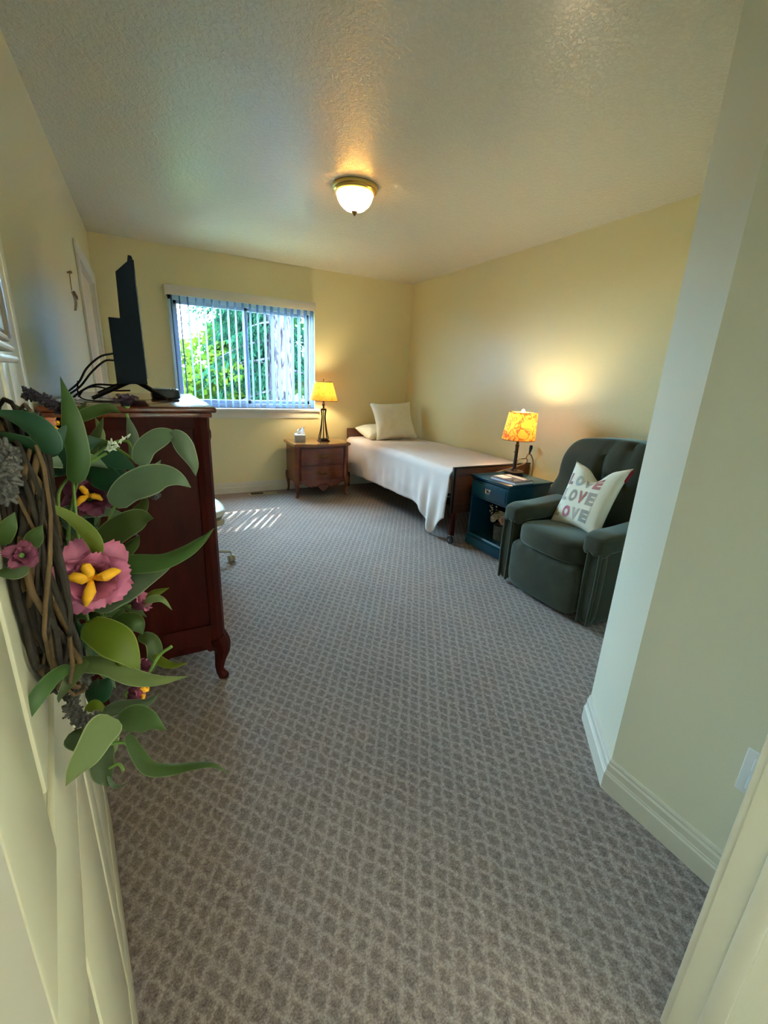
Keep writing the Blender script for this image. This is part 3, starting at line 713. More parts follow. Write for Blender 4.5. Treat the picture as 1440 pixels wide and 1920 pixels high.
q.tube([(l2x, l2y, TZ+.45), (l2x+.012, l2y, TZ+.54)], .003, 5); ob('shade_frame', q, 'brass', sh2)
q = MB(); q.sphere((l2x+.016, l2y, TZ+.548), .014, 6); ob('finial', q, 'bulb', t2)
light('lamp_bulb_table', (l2x+.01, l2y, TZ+.47), 11, (1, .82, .52), .045)

# ------------------------------------------------------------------ ceiling light
clx, cly = 1.330, 3.035
cl = thing('ceiling_light', 'lit glass dome flush light with brass rim on the ceiling', 'light', (clx, cly, H))
q = MB(); q.lathe([(.145, 0), (.15, -.008), (.148, -.018), (.138, -.022), (.14, -.032), (.132, -.040), (.118, -.042), (.116, -.030)], (clx, cly, H), 40); ob('rim', q, 'goldbrass', cl)
def domec(t):
    return t.n('ShaderNodeRGB').outputs[0]
t = NT('dome_glass'); co = t.coord(rot=(0, 0, 0)); wv = t.noise(co, 60, 2)
t.bs(Base_Color=srgb(250, 214, 130), Roughness=.3, **{'Emission_Color': (1, .70, .10, 1), 'Emission_Strength': .6})
tr = t.n('ShaderNodeBsdfTranslucent', Color=srgb(255, 220, 130)); ms = t.n('ShaderNodeMixShader', Fac=.6); t.set(ms.inputs[1], t.b.outputs[0]); t.set(ms.inputs[2], tr.outputs[0]); t.set(t.out.inputs[0], ms.outputs[0]); t.bump(wv, .3, .004)
M['dome'] = t.m
def rib(p, a):
    k = 1+.018*math.cos(30*a); return V((p.x*k, p.y*k, p.z))
q = MB(); q.lathe([(.118, -.034), (.117, -.05), (.108, -.078), (.09, -.105), (.062, -.128), (.03, -.14), (.008, -.143)], (clx, cly, H), 120, fn=rib); ob('dome', q, 'dome', cl, 80)
q = MB(); q.lathe([(.02, -.138), (.022, -.144), (.012, -.150), (.010, -.158), (.004, -.166), (1e-5, -.168)], (clx, cly, H), 14); ob('finial', q, 'brass', cl)
light('ceiling_bulb', (clx+.045, cly-.02, H-.085), 185, (1, .93, .72), .035)
# ------------------------------------------------------------------ bed along the right wall
BX0, BX1, BF, BH = 2.265, 3.165, 2.955, 5.265
bd = thing('bed', 'single bed with walnut laminate footboard on casters along the right wall', 'bed', ((BX0+BX1)/2, 4.1, 0))
q = MB(); q.box(BX0+.022, BX1-.005, BF-.026, BF-.004, .285, .690, .002); fb = ob('footboard', q, 'walnut', bd)
q = MB(); q.box(BX0+.0, BX1, BF-.030, BF, .690, .704, .005); q.box(BX0, BX0+.022, BF-.030, BF, .285, .700, .005); ob('edge_trim', q, 'darkmetal', fb)
for x in (BX0+.040, BX1-.04):
    q = MB(); q.box(x-.020, x+.020, BF-.034, BF+.004, .075, .29, .004); lg = ob('leg', q, 'mahog', bd)
    q = MB(); w1 = []
    q.tube([(x-.022-.002, BF-.022, .037), (x-.005, BF-.022, .037)], .037, 18); ob('caster', q, 'rubber', lg)
    q = MB(); q.tube([(x-.028, BF-.022, .037), (x-.001, BF-.022, .037)], .012, 12); q.box(x-.004, x+.004, BF-.036, BF-.004, .03, .08, .003); q.box(x-.026, x+.004, BF-.034, BF-.006, .074, .084, .002); ob('caster_fork', q, 'alu', lg)
q = MB(); q.box(BX0+.0, BX1, BH, BH+.026, .28, .775, .010); hb = ob('headboard', q, 'walnut', bd)
for x in (BX0+.03, BX1-.03):
    q = MB(); q.box(x-.02, x+.02, BH, BH+.026, .0, .29, .003); ob('leg', q, 'mahog', bd)
for x in (BX0+.075, BX1-.06):
    q = MB(); q.box(x-.015, x+.015, BF, BH, .33, .39, .003); ob('side_rail', q, 'darkmetal', bd)
q = MB()
for k in range(6): q.box(BX0+.07, BX1-.06, BF+.2+k*.36, BF+.24+k*.36, .385, .405, .002)
ob('mattress_deck', q, 'darkmetal', bd); bpy.data.objects['mattress_deck']['kind'] = 'stuff'
q = MB(); q.puff(((BX0+BX1)/2+.005, (BF+BH)/2, .535), (.437, (BH-BF)/2-.012, .120), 9, 14); ob('mattress', q, 'sheet', bd, 60)
# sheet draped over mattress, hanging on the room side
def hem(y):
    t = (y-BF)/(BH-BF)
    base = .250-.045*t*t
    return base-.215*math.exp(-((y-3.15)/.12)**2)-.06*math.exp(-((y-3.32)/.10)**2)
def sheetpt(u, v):
    y = lerp(BF+.012, BH-.004, v); s_ = u
    top = .672+.010*math.sin(y*2.1)+.006*nz(s_*5, y*4)-.02*sm(BH-.3, BH, y)*0
    if s_ < .5:                                   # flat top from wall to near edge
        t = s_/.5; x = lerp(BX1-.006, BX0+.055, t); z = top+.004*nz(x*7, y*6, 2)
    else:
        t = (s_-.5)/.5; hz = hem(y); ln = top-hz
        rr = .065
        d = t*(ln+.03); 
        a = min(PI/2, d/rr); x = BX0+.055-rr*math.sin(a); z = top-rr*(1-math.cos(a))
        if d > rr*PI/2: z -= min(d-rr*PI/2, ln-rr)
        k = sm(.15, 1, t); fold = math.sin(y*17+nz(y*3, 1)*5)*.5+math.sin(y*41+3*nz(y*5, 7)+t*2)*.28
        x += -.010*k*fold-.016*k*math.exp(-((y-3.17)/.16)**2)*(1+1.2*math.sin(y*34))-.012*k+.007*nz(y*9, z*9, 5)*k
        y += .05*k*math.exp(-((y-3.1)/.2)**2)*(.4)
    return V((x, y, z))
q = MB(); q.grid(56, 120, sheetpt); n0 = len(q.v)
st_ = ob('bed_sheet', q, 'sheet', None, 60); tag(st_, 'white cotton sheet spread over the bed, one corner hanging almost to the carpet', 'sheet')
so = st_.modifiers.new('thick', 'SOLIDIFY'); so.thickness = .003; so.offset = 1
def pillow(name, c, hx, hy, th, rotm, mat, label, cat, grp=None, n=22, corner=.15):
    def pt(s_):
        def f(u, v):
            a, b = u*2-1, v*2-1
            e = (1-abs(a)**2.6)*(1-abs(b)**2.6); zz_ = s_*th*max(0, e)**.5
            pin = 1-corner*(1-abs(a)**2)*(abs(b)**3); pin2 = 1-corner*(1-abs(b)**2)*(abs(a)**3)
            p = V((a*hx*pin2, b*hy*pin, zz_*(1+.06*nz(a*2.3, b*2.3, s_))+.014*nz(a*4, b*4, s_+3)*max(0, e)**.5))
            return rotm@p+V(c)
        return f
    q = MB(); q.grid(n, n, pt(1)); q.grid(n, n, pt(-1)); 
    o = ob(name, q, mat, None, 80)
    b = bmesh.new(); b.from_mesh(o.data); bmesh.ops.remove_doubles(b, verts=b.verts[:], dist=1e-4); bmesh.ops.recalc_face_normals(b, faces=b.faces[:]); b.to_mesh(o.data); b.free()
    tag(o, label, cat, grp); return o
def basis(x, y):
    x = V(x).normalized(); z = x.cross(V(y)).normalized(); y = z.cross(x); return Matrix((x, y, z)).transposed()
pillow('pillow', (2.62, 5.03, .745), .275, .20, .085, basis((1, .10, .0), (-.1, 1, .22)), 'pillow', 'cream sleeping pillow lying flat against the headboard, under the square cushion', 'pillow')
pillow('pillow', (2.745, 4.89, .905), .285, .262, .085, basis((1, -.16, .06), (-.30, .62, 1)), 'pillow', 'square cream pillow propped upright at the head of the bed', 'pillow')
# bed control handset hanging over the footboard near the wall
hc = thing('bed_control', 'dark handset on a tan looped cord hooked over the footboard corner', 'remote control', (3.14, 2.93, .70))
q = MB(); q.tube(spline([(2.48, BF-.05, .60), (3.04, BF-.052, .70), (3.075, BF-.045, .760), (3.12, BF-.03, .792), (3.155, BF-.035, .765), (3.17, BF-.05, .70), (3.168, BF-.055, .56), (3.15, BF-.05, .45)], 6), .006, 8); ob('cord', q, 'cord', hc)
q = MB(); q.tube([(3.118, BF-.03, .785), (3.128, BF-.03, .81), (3.133, BF-.03, .845), (3.134, BF-.03, .87)], [.006, .010, .016, .013], 10); ob('handset', q, 'rubber', hc)
q = MB(); q.tube(spline([(3.09, BF-.02, .745), (3.01, BF-.03, .748), (2.985, BF-.03, .735), (2.98, BF-.03, .704)], 5), .006, 8); ob('hanger_hook', q, 'cord', hc)
tag(ob('bed_power_cord', MB().tube(spline([(2.33, 3.6, .30), (2.26, 3.33, .12), (2.245, 3.25, .02), (2.30, 3.08, .006), (2.37, 2.90, .006), (2.46, 2.905, .006), (2.53, 2.905, .2), (2.60, 2.905, .4)], 6), .0035, 6), 'cord'), 'thin pale cord trailing on the carpet between bed leg and teal table', 'cord')

# ------------------------------------------------------------------ teal side table
tt = thing('side_table', 'teal painted side table with one drawer and open cubby at the bed foot', 'side table', ((TX0+TX1)/2, (TY0_+TY1_)/2, 0))
q = MB(); q.box(TX0-.012, TX1+.012, TY0_-.016, TY1_+.016, TZ-.018, TZ, .006); q.box(TX0-.002, TX1, TY0_-.006, TY1_+.006, TZ-.030, TZ-.018, .004); ob('top', q, 'teal', tt)
for y in (TY0_, TY1_-.018):
    q = MB(); q.box(TX0+.008, TX1, y, y+.018, .115, TZ-.03, .002); ob('side_panel', q, 'teal', tt)
q = MB(); q.box(TX1-.014, TX1, TY0_+.018, TY1_-.018, .115, TZ-.03); ob('back_panel', q, 'teal', tt)
q = MB(); q.box(TX0+.02, TX1-.014, TY0_+.018, TY1_-.018, .455, .467); ob('drawer_shelf', q, 'teal', tt)
q = MB(); q.box(TX0-.002, TX0+.016, TY0_+.004, TY1_-.004, .475, TZ-.036, .005); dw = ob('drawer', q, 'teal', tt)
q = MB(); q.box(TX0-.008, TX0-.001, TY0_+.022, TY1_-.022, .493, TZ-.052, .006); ob('drawer_field', q, 'teal', dw)
ym = (TY0_+TY1_)/2; q = MB(); zc = .545
q.box(TX0-.012, TX0-.008, ym-.03, ym+.03, zc-.006, zc+.008, .0015); q.box(TX0-.012, TX0-.008, ym-.012, ym+.012, zc-.022, zc+.020, .0015)
for s_ in (-1, 1): q.puff((TX0-.012, ym+s_*.024, zc+.012), (.004, .010, .010), 2, 4); q.puff((TX0-.012, ym+s_*.02, zc-.012), (.004, .008, .008), 2, 4)
q.tube(spline([(TX0-.012, ym-.02, zc+.004), (TX0-.022, ym-.012, zc-.010), (TX0-.024, ym, zc-.014), (TX0-.022, ym+.012, zc-.010), (TX0-.012, ym+.02, zc+.004)], 3), .003, 6); ob('pull', q, 'chrome', dw)
q = MB(); q.prism([(TX0-.008, .022), (TX1, .022), (TX1, .118), (TX0+.022, .118), (TX0+.014, .104), (TX0+.004, .098), (TX0-.008, .094)], TY0_-.006, TY1_+.006, lambda u, v, a: V((u, a, v))); ob('plinth_shelf', q, 'teal', tt, 25)
for x in (TX0+.02, TX1-.03):
    for y in (TY0_+.02, TY1_-.02):
        q = MB(); q.lathe([(.018, 0), (.020, .006), (.016, .023)], (x, y, 0), 12); ob('foot', q, 'chrome', tt)
# flowers in a pot on the bottom shelf
fp = thing('flower_pot', 'grey pot of pink and cream roses in the teal table cubby', 'flower pot', (2.56, 2.60, .118))
q = MB(); q.lathe([(.045, 0), (.052, .004), (.058, .13), (.060, .135), (.054, .135), (.050, .12), (1e-5, .118)], (2.56, 2.60, .118), 20, sx=1, fn=lambda p, a: V((p.x*(1+.02*math.cos(10*a)), p.y*(1+.02*math.cos(10*a)), p.z))); ob('pot', q, 'pot', fp)
def rose(c, r, mat, d=(-.6, -.5, .5)):
    d = V(d).normalized(); a = d.cross(V((0, 0, 1))).normalized(); b = a.cross(d); q = MB()
    for ring, (cnt, rr, op) in enumerate(((3, .35, .15), (4, .6, .4), (5, .85, .75), (6, 1.0, 1.15))):
        for k in range(cnt):
            az = 2*PI*k/cnt+ring*.7
            def f(u, v):
                w_ = (u-.5)*2*PI/cnt*1.5; rad = r*rr*(.35+.65*math.sin(v*PI*.55))+r*.12*op*v*v
                h_ = r*(1.0-.25*ring)*v+ (-.2*r*op*max(0, v-.7))
                return V(c)+(a*math.cos(az+w_)+b*math.sin(az+w_))*rad*(1-.1*abs(u-.5)*v)+d*(h_-.4*r-.10*r*(abs(2*u-1)**2)*v)
            q.grid(6, 5, f)
    o = ob('rose', q, mat, fp, 70); return o
rose((2.535, 2.545, .315), .036, 'rosepink', (-.7, -.6, .35)); rose((2.505, 2.645, .312), .034, 'rosecream', (-.8, .1, .4)); rose((2.575, 2.53, .35), .030, 'rosepink', (-.3, -.6, .7)); rose((2.55, 2.60, .352), .030, 'rosecream', (-.5, 0, .9))
q = MB()
for k in range(80):
    p = V((2.545+random.gauss(0, .026), 2.615+random.gauss(0, .03), .34+random.gauss(0, .022))); q.sphere(p, random.uniform(.005, .009), 4)
for k in range(14):
    t = k/13; q.sphere((2.50+.01*math.sin(k), 2.665+.012*math.sin(k*1.7)+.01*t, .34+.075*t), .006, 4)
o = ob('filler_flower', q, 'drygreen', fp, 0); o['kind'] = 'stuff'
q = MB()
for k in range(6): q.tube([(2.56+random.uniform(-.02, .02), 2.60+random.uniform(-.02, .02), .24), (2.54+random.uniform(-.03, .03), 2.60+random.uniform(-.05, .04), .33)], .002, 4)
o = ob('stems', q, 'stem', fp); o['kind'] = 'stuff'
# books on the table
def slab(name, c, sx, sy, z0, h, ang, cover, label, pages='white'):
    t_ = thing(name, label, 'book', (c[0], c[1], z0))
    def rt(mb): mb.v = [(*rot(x, y, c, ang), z) for x, y, z in mb.v]; return mb
    q = MB(); q.box(-sx+.003, sx-.002, -sy+.003, sy-.003, z0+.0015, z0+h-.0015); ob('pages', rt(q), pages, t_)
    q = MB(); q.box(-sx, sx, -sy, sy, z0, z0+.002, .0005, 1); q.box(-sx, sx, -sy, sy, z0+h-.002, z0+h, .0005, 1); q.box(sx-.002, sx, -sy, sy, z0, z0+h); o = ob('cover', rt(q), cover, t_)
    return t_, rt
M['bookblue'] = plain('book_cover_violet', srgb(110, 108, 136), .35, var=.15, nscale=14)
M['mag'] = plain('magazine_cover', srgb(120, 100, 98), .22, var=.3, nscale=16)
M['label'] = plain('cover_label', srgb(236, 218, 206), .4, var=.03)
b1, rt1 = slab('book', (2.575, 2.560), .105, .135, TZ, .019, .06, 'bookblue', 'thick violet grey book at the bottom on the teal table corner')
b2, rt2 = slab('magazine', (2.585, 2.565), .100, .128, TZ+.019, .006, .03, 'mag', 'thin brown magazine with pale cover block lying on the violet book')
q = MB(); q.box(-.092, .0, .0, .115, TZ+.025, TZ+.0256); ob('cover_panel', rt2(q), 'label', b2)
for x in (.03, .055): q = MB(); q.box(x, x+.014, -.10, .11, TZ+.025, TZ+.0256); ob('cover_stripe', rt2(q), 'label', b2)

# ------------------------------------------------------------------ recliner
rc = thing('recliner', 'dark green velour recliner with tufted back beside the partition wall', 'armchair', (2.65, 1.81, 0))
RY0, RY1 = 1.405, 2.205
q = MB(); q.box(2.26, 2.98, RY0+.05, RY1-.05, .03, .36, .03, 3); ob('base', q, 'velour', rc)
for s_, y0 in ((1, RY1), (-1, RY0)):                                    # arm: side panel, rounded front post, padded top
    q = MB(); q.puff((2.60, y0-s_*.055, .285), (.385, .052, .262), 9, 10); arm = ob('arm_panel', q, 'velour', rc, 60)
    q = MB(); q.puff((2.228, y0-s_*.050, .285), (.032, .052, .262), 4, 8); ob('arm_front', q, 'velour', arm, 60)
    def adef(p, s_=s_):
        fx = sm(-.26, -.36, p.x)
        p.z += .010*math.sin(p.x*9)-fx*.045*(1 if p.z < 0 else .35)
        if p.x < -.28: p.z += .006*math.sin(p.y*120)*(p.z < 0)
        p.z -= .012*(p.y*s_*12)**2*.5; return p
    q = MB(); q.puff((2.55, y0-s_*.070, .560), (.372, .090, .054), 5, 16, adef); ob('arm_pad', q, 'velour', arm, 60)
    q = MB(); q.tube(spline([(2.197, y0-s_*.018, .03), (2.195, y0-s_*.012, .30), (2.193, y0-s_*.014, .50)], 4), .010, 8); q.tube(spline([(2.197, y0-s_*.084, .03), (2.195, y0-s_*.090, .30), (2.193, y0-s_*.088, .49)], 4), .010, 8)
    o = ob('piping', q, 'velour', arm, 60); o['kind'] = 'stuff'
def seatd(p):
    fr = sm(.05, -.30, p.x); p.z += .022*fr*(1 if p.z > 0 else -.6)-.012*sm(.0, .3, p.x); p.z += .008*math.cos(p.y*7)*(p.z > 0); p.x -= .018*math.cos(p.y*5)*fr; return p
q = MB(); q.puff((2.475, 1.805, .425), (.31, .285, .068), 4, 18, seatd); ob('seat', q, 'velour', rc, 60)
def footd(p):
    p.x -= .020*math.cos(p.z*6)*math.cos(p.y*4.5)*(p.x < 0); 
    if p.z > .12: p.x += .03*sm(.12, .19, p.z)*(p.x < 0)
    p.x += .006*math.sin(p.y*60)*math.exp(-((p.z-.15)/.03)**2)*(p.x < 0); return p
q = MB(); q.puff((2.225, 1.805, .205), (.05, .288, .178), 6, 18, footd); ob('footrest', q, 'velour', rc, 60)
def backd(p):
    # p.x front is negative; tufts with vertical pleats; leaning back with height
    f = 1 if p.x < 0 else 0
    zz_ = p.z
    for yy in (-.22, -.06, .10):
        d_ = abs(p.y-yy-.03*nz(p.z*4, yy*9))
        if zz_ > -.02: p.x += f*.030*math.exp(-(d_/.018)**2)*sm(-.02, .1, zz_)
    for yy in (-.22, -.06, .10): p.x += f*.035*math.exp(-((p.y-yy)**2+(zz_-.02)**2)/.0016)
    p.x -= f*.035*math.exp(-((zz_-.19)/.10)**2)+f*.022*math.exp(-((zz_+.17)/.13)**2)-f*.018*math.exp(-((zz_-.02)/.05)**2)
    wd = 1-.14*sm(-.15, .40, zz_)-.05*sm(-.22, -.34, zz_); p.y *= wd
    p.z += .016*math.cos(p.y*6)
    p.x += (zz_+.30)*.26; return p
q = MB(); q.puff((2.765, 1.815, .735), (.105, .490, .325), 8, 26, backd); ob('back', q, 'velour', rc, 60)
q = MB()
for yy in (-.22, -.06, .10): q.sphere((2.765-.105+.055+.083, 1.815+yy, .755), .013, 6, sx=.6)
ob('tuft_button', q, 'velour', rc); bpy.data.objects['tuft_button']['kind'] = 'stuff'
q = MB(); q.tube([(2.50, RY0+.01, .24), (2.50, RY0-.03, .24)], .012, 8); q.box(2.475, 2.525, RY0-.045, RY0-.028, .195, .26, .006); ob('recline_lever', q, plain('lever_green', srgb(60, 120, 90), .4), rc)

# cushion with words on it
cu = thing('throw_cushion', 'cream cushion printed with the word love three times on the recliner', 'cushion', (2.60, 1.83, .50))
TLc, TRc, BLc, BRc = V((2.700, 2.075, .895)), V((2.690, 1.640, .925)), V((2.475, 2.045, .452)), V((2.430, 1.615, .470))
CW = .055
def cpt(u, v, s_=1):
    """u along the words, v upwards, s_ front or back face"""
    a, b = u*2-1, v*2-1
    base = BLc*(1-u)*(1-v)+BRc*u*(1-v)+TLc*(1-u)*v+TRc*u*v
    nrm = (BRc-BLc).cross(TLc-BLc).normalized(); nrm = -nrm if nrm.x > 0 else nrm
    up = (TLc+TRc-BLc-BRc).normalized(); rt = (TRc+BRc-TLc-BLc).normalized()
    e = max(0, (1-abs(a)**3)*(1-abs(b)**3))**.5
    pin = .045*(1-a*a)*abs(b)**3; pin2 = .030*(1-b*b)*abs(a)**3
    p = base-up*pin*(1 if b > 0 else -1)-rt*pin2*(1 if a > 0 else -1)
    dip = math.exp(-((u-.52)/.16)**2)*sm(.55, 1, v)                    # chopped crease in the upper edge
    p -= up*.075*dip; 
    return p+nrm*s_*CW*e*(1+.05*nz(u*5, v*5, s_))-nrm*.035*dip*(1 if s_ > 0 else .2)
q = MB(); q.grid(30, 30, lambda u, v: cpt(u, v, 1)); q.grid(30, 30, lambda u, v: cpt(u, v, -1)); cb = ob('cover', q, 'cushion', cu, 80)
b = bmesh.new(); b.from_mesh(cb.data); bmesh.ops.remove_doubles(b, verts=b.verts[:], dist=1e-4); bmesh.ops.recalc_face_normals(b, faces=b.faces[:]); b.to_mesh(cb.data); b.free()
q = MB(); q.tube([cpt(1.0, .80+k*.02, -1)+V((.006, -.004, 0)) for k in range(10)], [.004]+[.010]*8+[.004], 6); ob('corner_tab', q, 'piping', cu)
def lettermat(name, c, c2, f):
    t = NT(name); uv = t.n('ShaderNodeUVMap'); sx = t.n('ShaderNodeSeparateXYZ', Vector=uv.outputs[0])
    st = t.math('ABSOLUTE', t.math('SUBTRACT', t.math('FRACT', t.math('MULTIPLY', sx.outputs[1], f)), .5))
    dots = t.math('ABSOLUTE', t.math('SUBTRACT', t.math('FRACT', t.math('MULTIPLY', sx.outputs[0], f*1.2)), .5))
    k = t.math('GREATER_THAN', st, .42); k2 = t.math('MULTIPLY', t.math('GREATER_THAN', dots, .34), t.math('LESS_THAN', st, .14))
    t.bs(Base_Color=t.mix(t.math('MAXIMUM', k, k2), c, c2), Roughness=.9); return t.m
CRM = srgb(225, 215, 196)
LM = {'r': lettermat('letter_red', srgb(150, 34, 52), CRM, 46), 'p': lettermat('letter_wine', srgb(104, 40, 66), CRM, 40), 'm': lettermat('letter_magenta', srgb(168, 36, 100), CRM, 42),
      'g': lettermat('letter_grey', srgb(120, 120, 116), CRM, 44), 'l': lettermat('letter_pale_grey', srgb(156, 158, 156), CRM, 50), 't': lettermat('letter_taupe', srgb(140, 126, 118), CRM, 48)}
def letter(chr_, u0, u1, v0, v1, mat):
    c = bpy.data.curves.new('letter', 'FONT'); c.body = chr_; c.offset = .06; c.resolution_u = 4
    o = bpy.data.objects.new('letter', c); COL.objects.link(o)
    dg = bpy.context.evaluated_depsgraph_get(); me = bpy.data.meshes.new_from_object(o.evaluated_get(dg)); COL.objects.unlink(o); bpy.data.objects.remove(o)
    xs = [p.co.x for p in me.vertices]; ys = [p.co.y for p in me.vertices]; x0, x1, y0, y1 = min(xs), max(xs), min(ys), max(ys)
    b = bmesh.new(); b.from_mesh(me); bmesh.ops.remove_doubles(b, verts=b.verts[:], dist=1e-4)
    for k in range(1, 7):
        for co, no in (((lerp(x0, x1, k/7), 0, 0), (1, 0, 0)), ((0, lerp(y0, y1, k/7), 0), (0, 1, 0))):
            bmesh.ops.bisect_plane(b, geom=b.verts[:]+b.edges[:]+b.faces[:], plane_co=co, plane_no=no)
    b.to_mesh(me); b.free(); me.materials.clear()
    uvs = []
    for p in me.vertices:
        u = lerp(u0, u1, (p.co.x-x0)/(x1-x0)); v = lerp(v0, v1, (p.co.y-y0)/(y1-y0)); uvs.append((u, v))
        e_ = .004; a_ = cpt(u, v); n_ = (cpt(u+e_, v)-cpt(u-e_, v)).cross(cpt(u, v+e_)-cpt(u, v-e_)).normalized()
        if n_.x > 0: n_ = -n_
        p.co = a_+n_*.0016
    while me.uv_layers: me.uv_layers.remove(me.uv_layers[0])
    l = me.uv_layers.new(name='UVMap')
    for lp in me.loops: l.data[lp.index].uv = uvs[lp.vertex_index]
    link('letter', me, LM[mat], cu)
for (v0, v1), cols in (((.62, .80), 'plgr'), ((.385, .56), 'lgrt'), ((.13, .315), 'lmlg')):
    for k, (chr_, cc_) in enumerate(zip('LOVE', cols)):
        u0 = .085+k*.172; letter(chr_, u0, u0+(.12 if chr_ == 'L' else .146), v0, v1, cc_)

# ------------------------------------------------------------------ outlet on the partition
ol = thing('wall_outlet', 'white wall outlet plate low on the partition, cut off by the door jamb', 'outlet', (PX, .30, .42))
q = MB(); q.box(PX-.006, PX, .262, .341, .353, .492, .003); ob('cover_plate', q, 'white', ol)
for zc in (.452, .392):
    q = MB(); q.box(PX-.010, PX-.005, .284, .320, zc-.020, zc+.020, .003); rcpt = ob('receptacle', q, 'white', ol)
    q = MB()
    for y in (.294, .309): q.box(PX-.0105, PX-.0098, y-.0015, y+.0015, zc-.004, zc+.010)
    q.tube([(PX-.0105, .3015, zc-.012), (PX-.0098, .3015, zc-.012)], .003, 8); o = ob('slot', q, 'black', rcpt); o['kind'] = 'stuff'

# hanging ornament on the left wall beside the closet door
hk = thing('wall_ornament', 'small dried leaf ornament hanging from a nail on the left wall', 'ornament', (L+.01, 3.42, 1.92))
q = MB(); q.tube([(L-.002, 3.412, 1.925), (L+.018, 3.412, 1.928)], .004, 6); q.sphere((L+.018, 3.412, 1.928), .009, 5); ob('nail', q, 'cord', hk)
q = MB(); q.tube([(L+.012, 3.412, 1.925), (L+.010, 3.416, 1.865), (L+.010, 3.42, 1.83)], .003, 6); ob('rod', q, 'cord', hk)
q = MB(); q.grid(6, 10, lambda u, v: V((L+.010+.010*math.sin(v*PI)+(u-.5)*.012, 3.42+.012*v+(u-.5)*.05*math.sin(PI*min(1, v*1.02)**.8), 1.825-.105*v))); ob('dried_leaf', q, plain('dried_leaf', srgb(150, 130, 90), .7, var=.3, nscale=60), hk, 60)
q = MB(); q.tube([(L+.02, 3.405, 1.825), (L+.028, 3.425, 1.80), (L+.030, 3.45, 1.785)], [.006, .008, .002], 6); ob('bow', q, 'cord', hk)

# ------------------------------------------------------------------ framed plaque high on the open door
pk = thing('door_plaque', 'framed wooden plaque with pale ledge moulding hanging high on the open door', 'plaque', tuple(dp(.42, 0, 1.62)))
def dbox(u0, u1, o0, o1, z0, z1, b=.002): return dmap(MB().box(u0, u1, o0, o1, z0, z1, b))
ob('backing', dbox(.235, .452, .0006, .020, 1.412, 1.86), 'frame', pk)
q = MB()
for a in ((.235, .452, .010, .024, 1.4145, 1.44), (.432, .452, .010, .0268, 1.412, 1.86), (.235, .255, .010, .019, 1.412, 1.86), (.235, .452, .010, .019, 1.84, 1.86)): q.box(*a, .003)
ob('frame_moulding', dmap(q), 'frame', pk)
for k, (o1, z0, z1) in enumerate(((.0255, 1.4105, 1.4145), (.0268, 1.4035, 1.4080), (.0280, 1.3955, 1.4005))):
    ob('ledge', dbox(.228-.004*k, .452+.004*k, .0006, o1, z0, z1, .002), 'silver', pk)
# ------------------------------------------------------------------ wreath hanging on the open door
wr = thing('door_wreath', 'grapevine wreath with green tulip leaves and mauve tulips hanging on the open door', 'wreath', tuple(dp(.42, .02, 1.235)))
def at(x, y, d):
    """point at depth d (metres along the lens axis) in the direction of photo pixel x, y"""
    return CP+(CR*((x-720)/FPX)-CU*((y-960)/FPX)+CF)*d
for k in range(46):
    ph = random.uniform(0, 2*PI); du, dz = random.uniform(-.020, .018), random.uniform(-.022, .020)
    off = random.uniform(.004, .026); wob = random.uniform(.5, 1.5); q = MB(); pts = []
    span = random.uniform(1.3, 2.0)*PI
    for j in range(25):
        a = ph+span*j/24
        pts.append(dp(.47+(.072+du+.010*math.sin(a*3*wob+k))*math.cos(a), max(.004, off+.010*math.sin(a*2*wob+k*1.7)), 1.228+(.116+dz+.010*math.sin(a*2.3*wob+2*k))*math.sin(a)))
    q.tube(pts, [random.uniform(.0012, .0026)]*25, 6); ob('twig', q, 'twig_tan' if k % 4 == 0 else 'bark_twig', wr, 60)
def leaf(pts, w, mat, tilt=0, cup=.25, d=None, base=.25, name='leaf', twist=None, parent=None):
    twist = random.uniform(-.7, .7) if twist is None else twist
    """pts: midrib as (x, y, depth) from base to tip, w: full width in photo pixels at that depth"""
    P_ = spline([p if isinstance(p, V) else at(*p) for p in pts], 5); n = len(P_)-1; W = w/2 if isinstance(pts[0], V) else w/FPX*sum(p[2] for p in pts)/len(pts)/2
    q = MB(); uvs = []; nc = 6; vs = []
    for i, p in enumerate(P_):
        t = i/n; T_ = (P_[min(i+1, n)]-P_[max(i-1, 0)]).normalized()
        S = T_.cross((p-CP).normalized()).normalized(); N_ = S.cross(T_).normalized()
        a = tilt+twist*t; S2 = S*math.cos(a)+N_*math.sin(a); N2 = N_*math.cos(a)-S*math.sin(a)
        ww = W*max(.02, 2.3*(t*.92+.06)**.55*max(0, 1-t)**.98*(1 if t > .02 else .6))*(1+.06*math.sin(t*9+w))
        for j in range(nc+1):
            c = j/nc*2-1
            vs.append(p+S2*(c*ww)+N2*(cup*ww*(c*c-.4)+.04*ww*math.sin(t*14+c*2+w)*abs(c))); uvs.append((j/nc, t))
    fs = [(i*(nc+1)+j, i*(nc+1)+j+1, (i+1)*(nc+1)+j+1, (i+1)*(nc+1)+j) for i in range(n) for j in range(nc)]
    q.add(vs, fs); return ob(name, q, mat, parent or wr, 0 if False else 85, uvs=uvs)
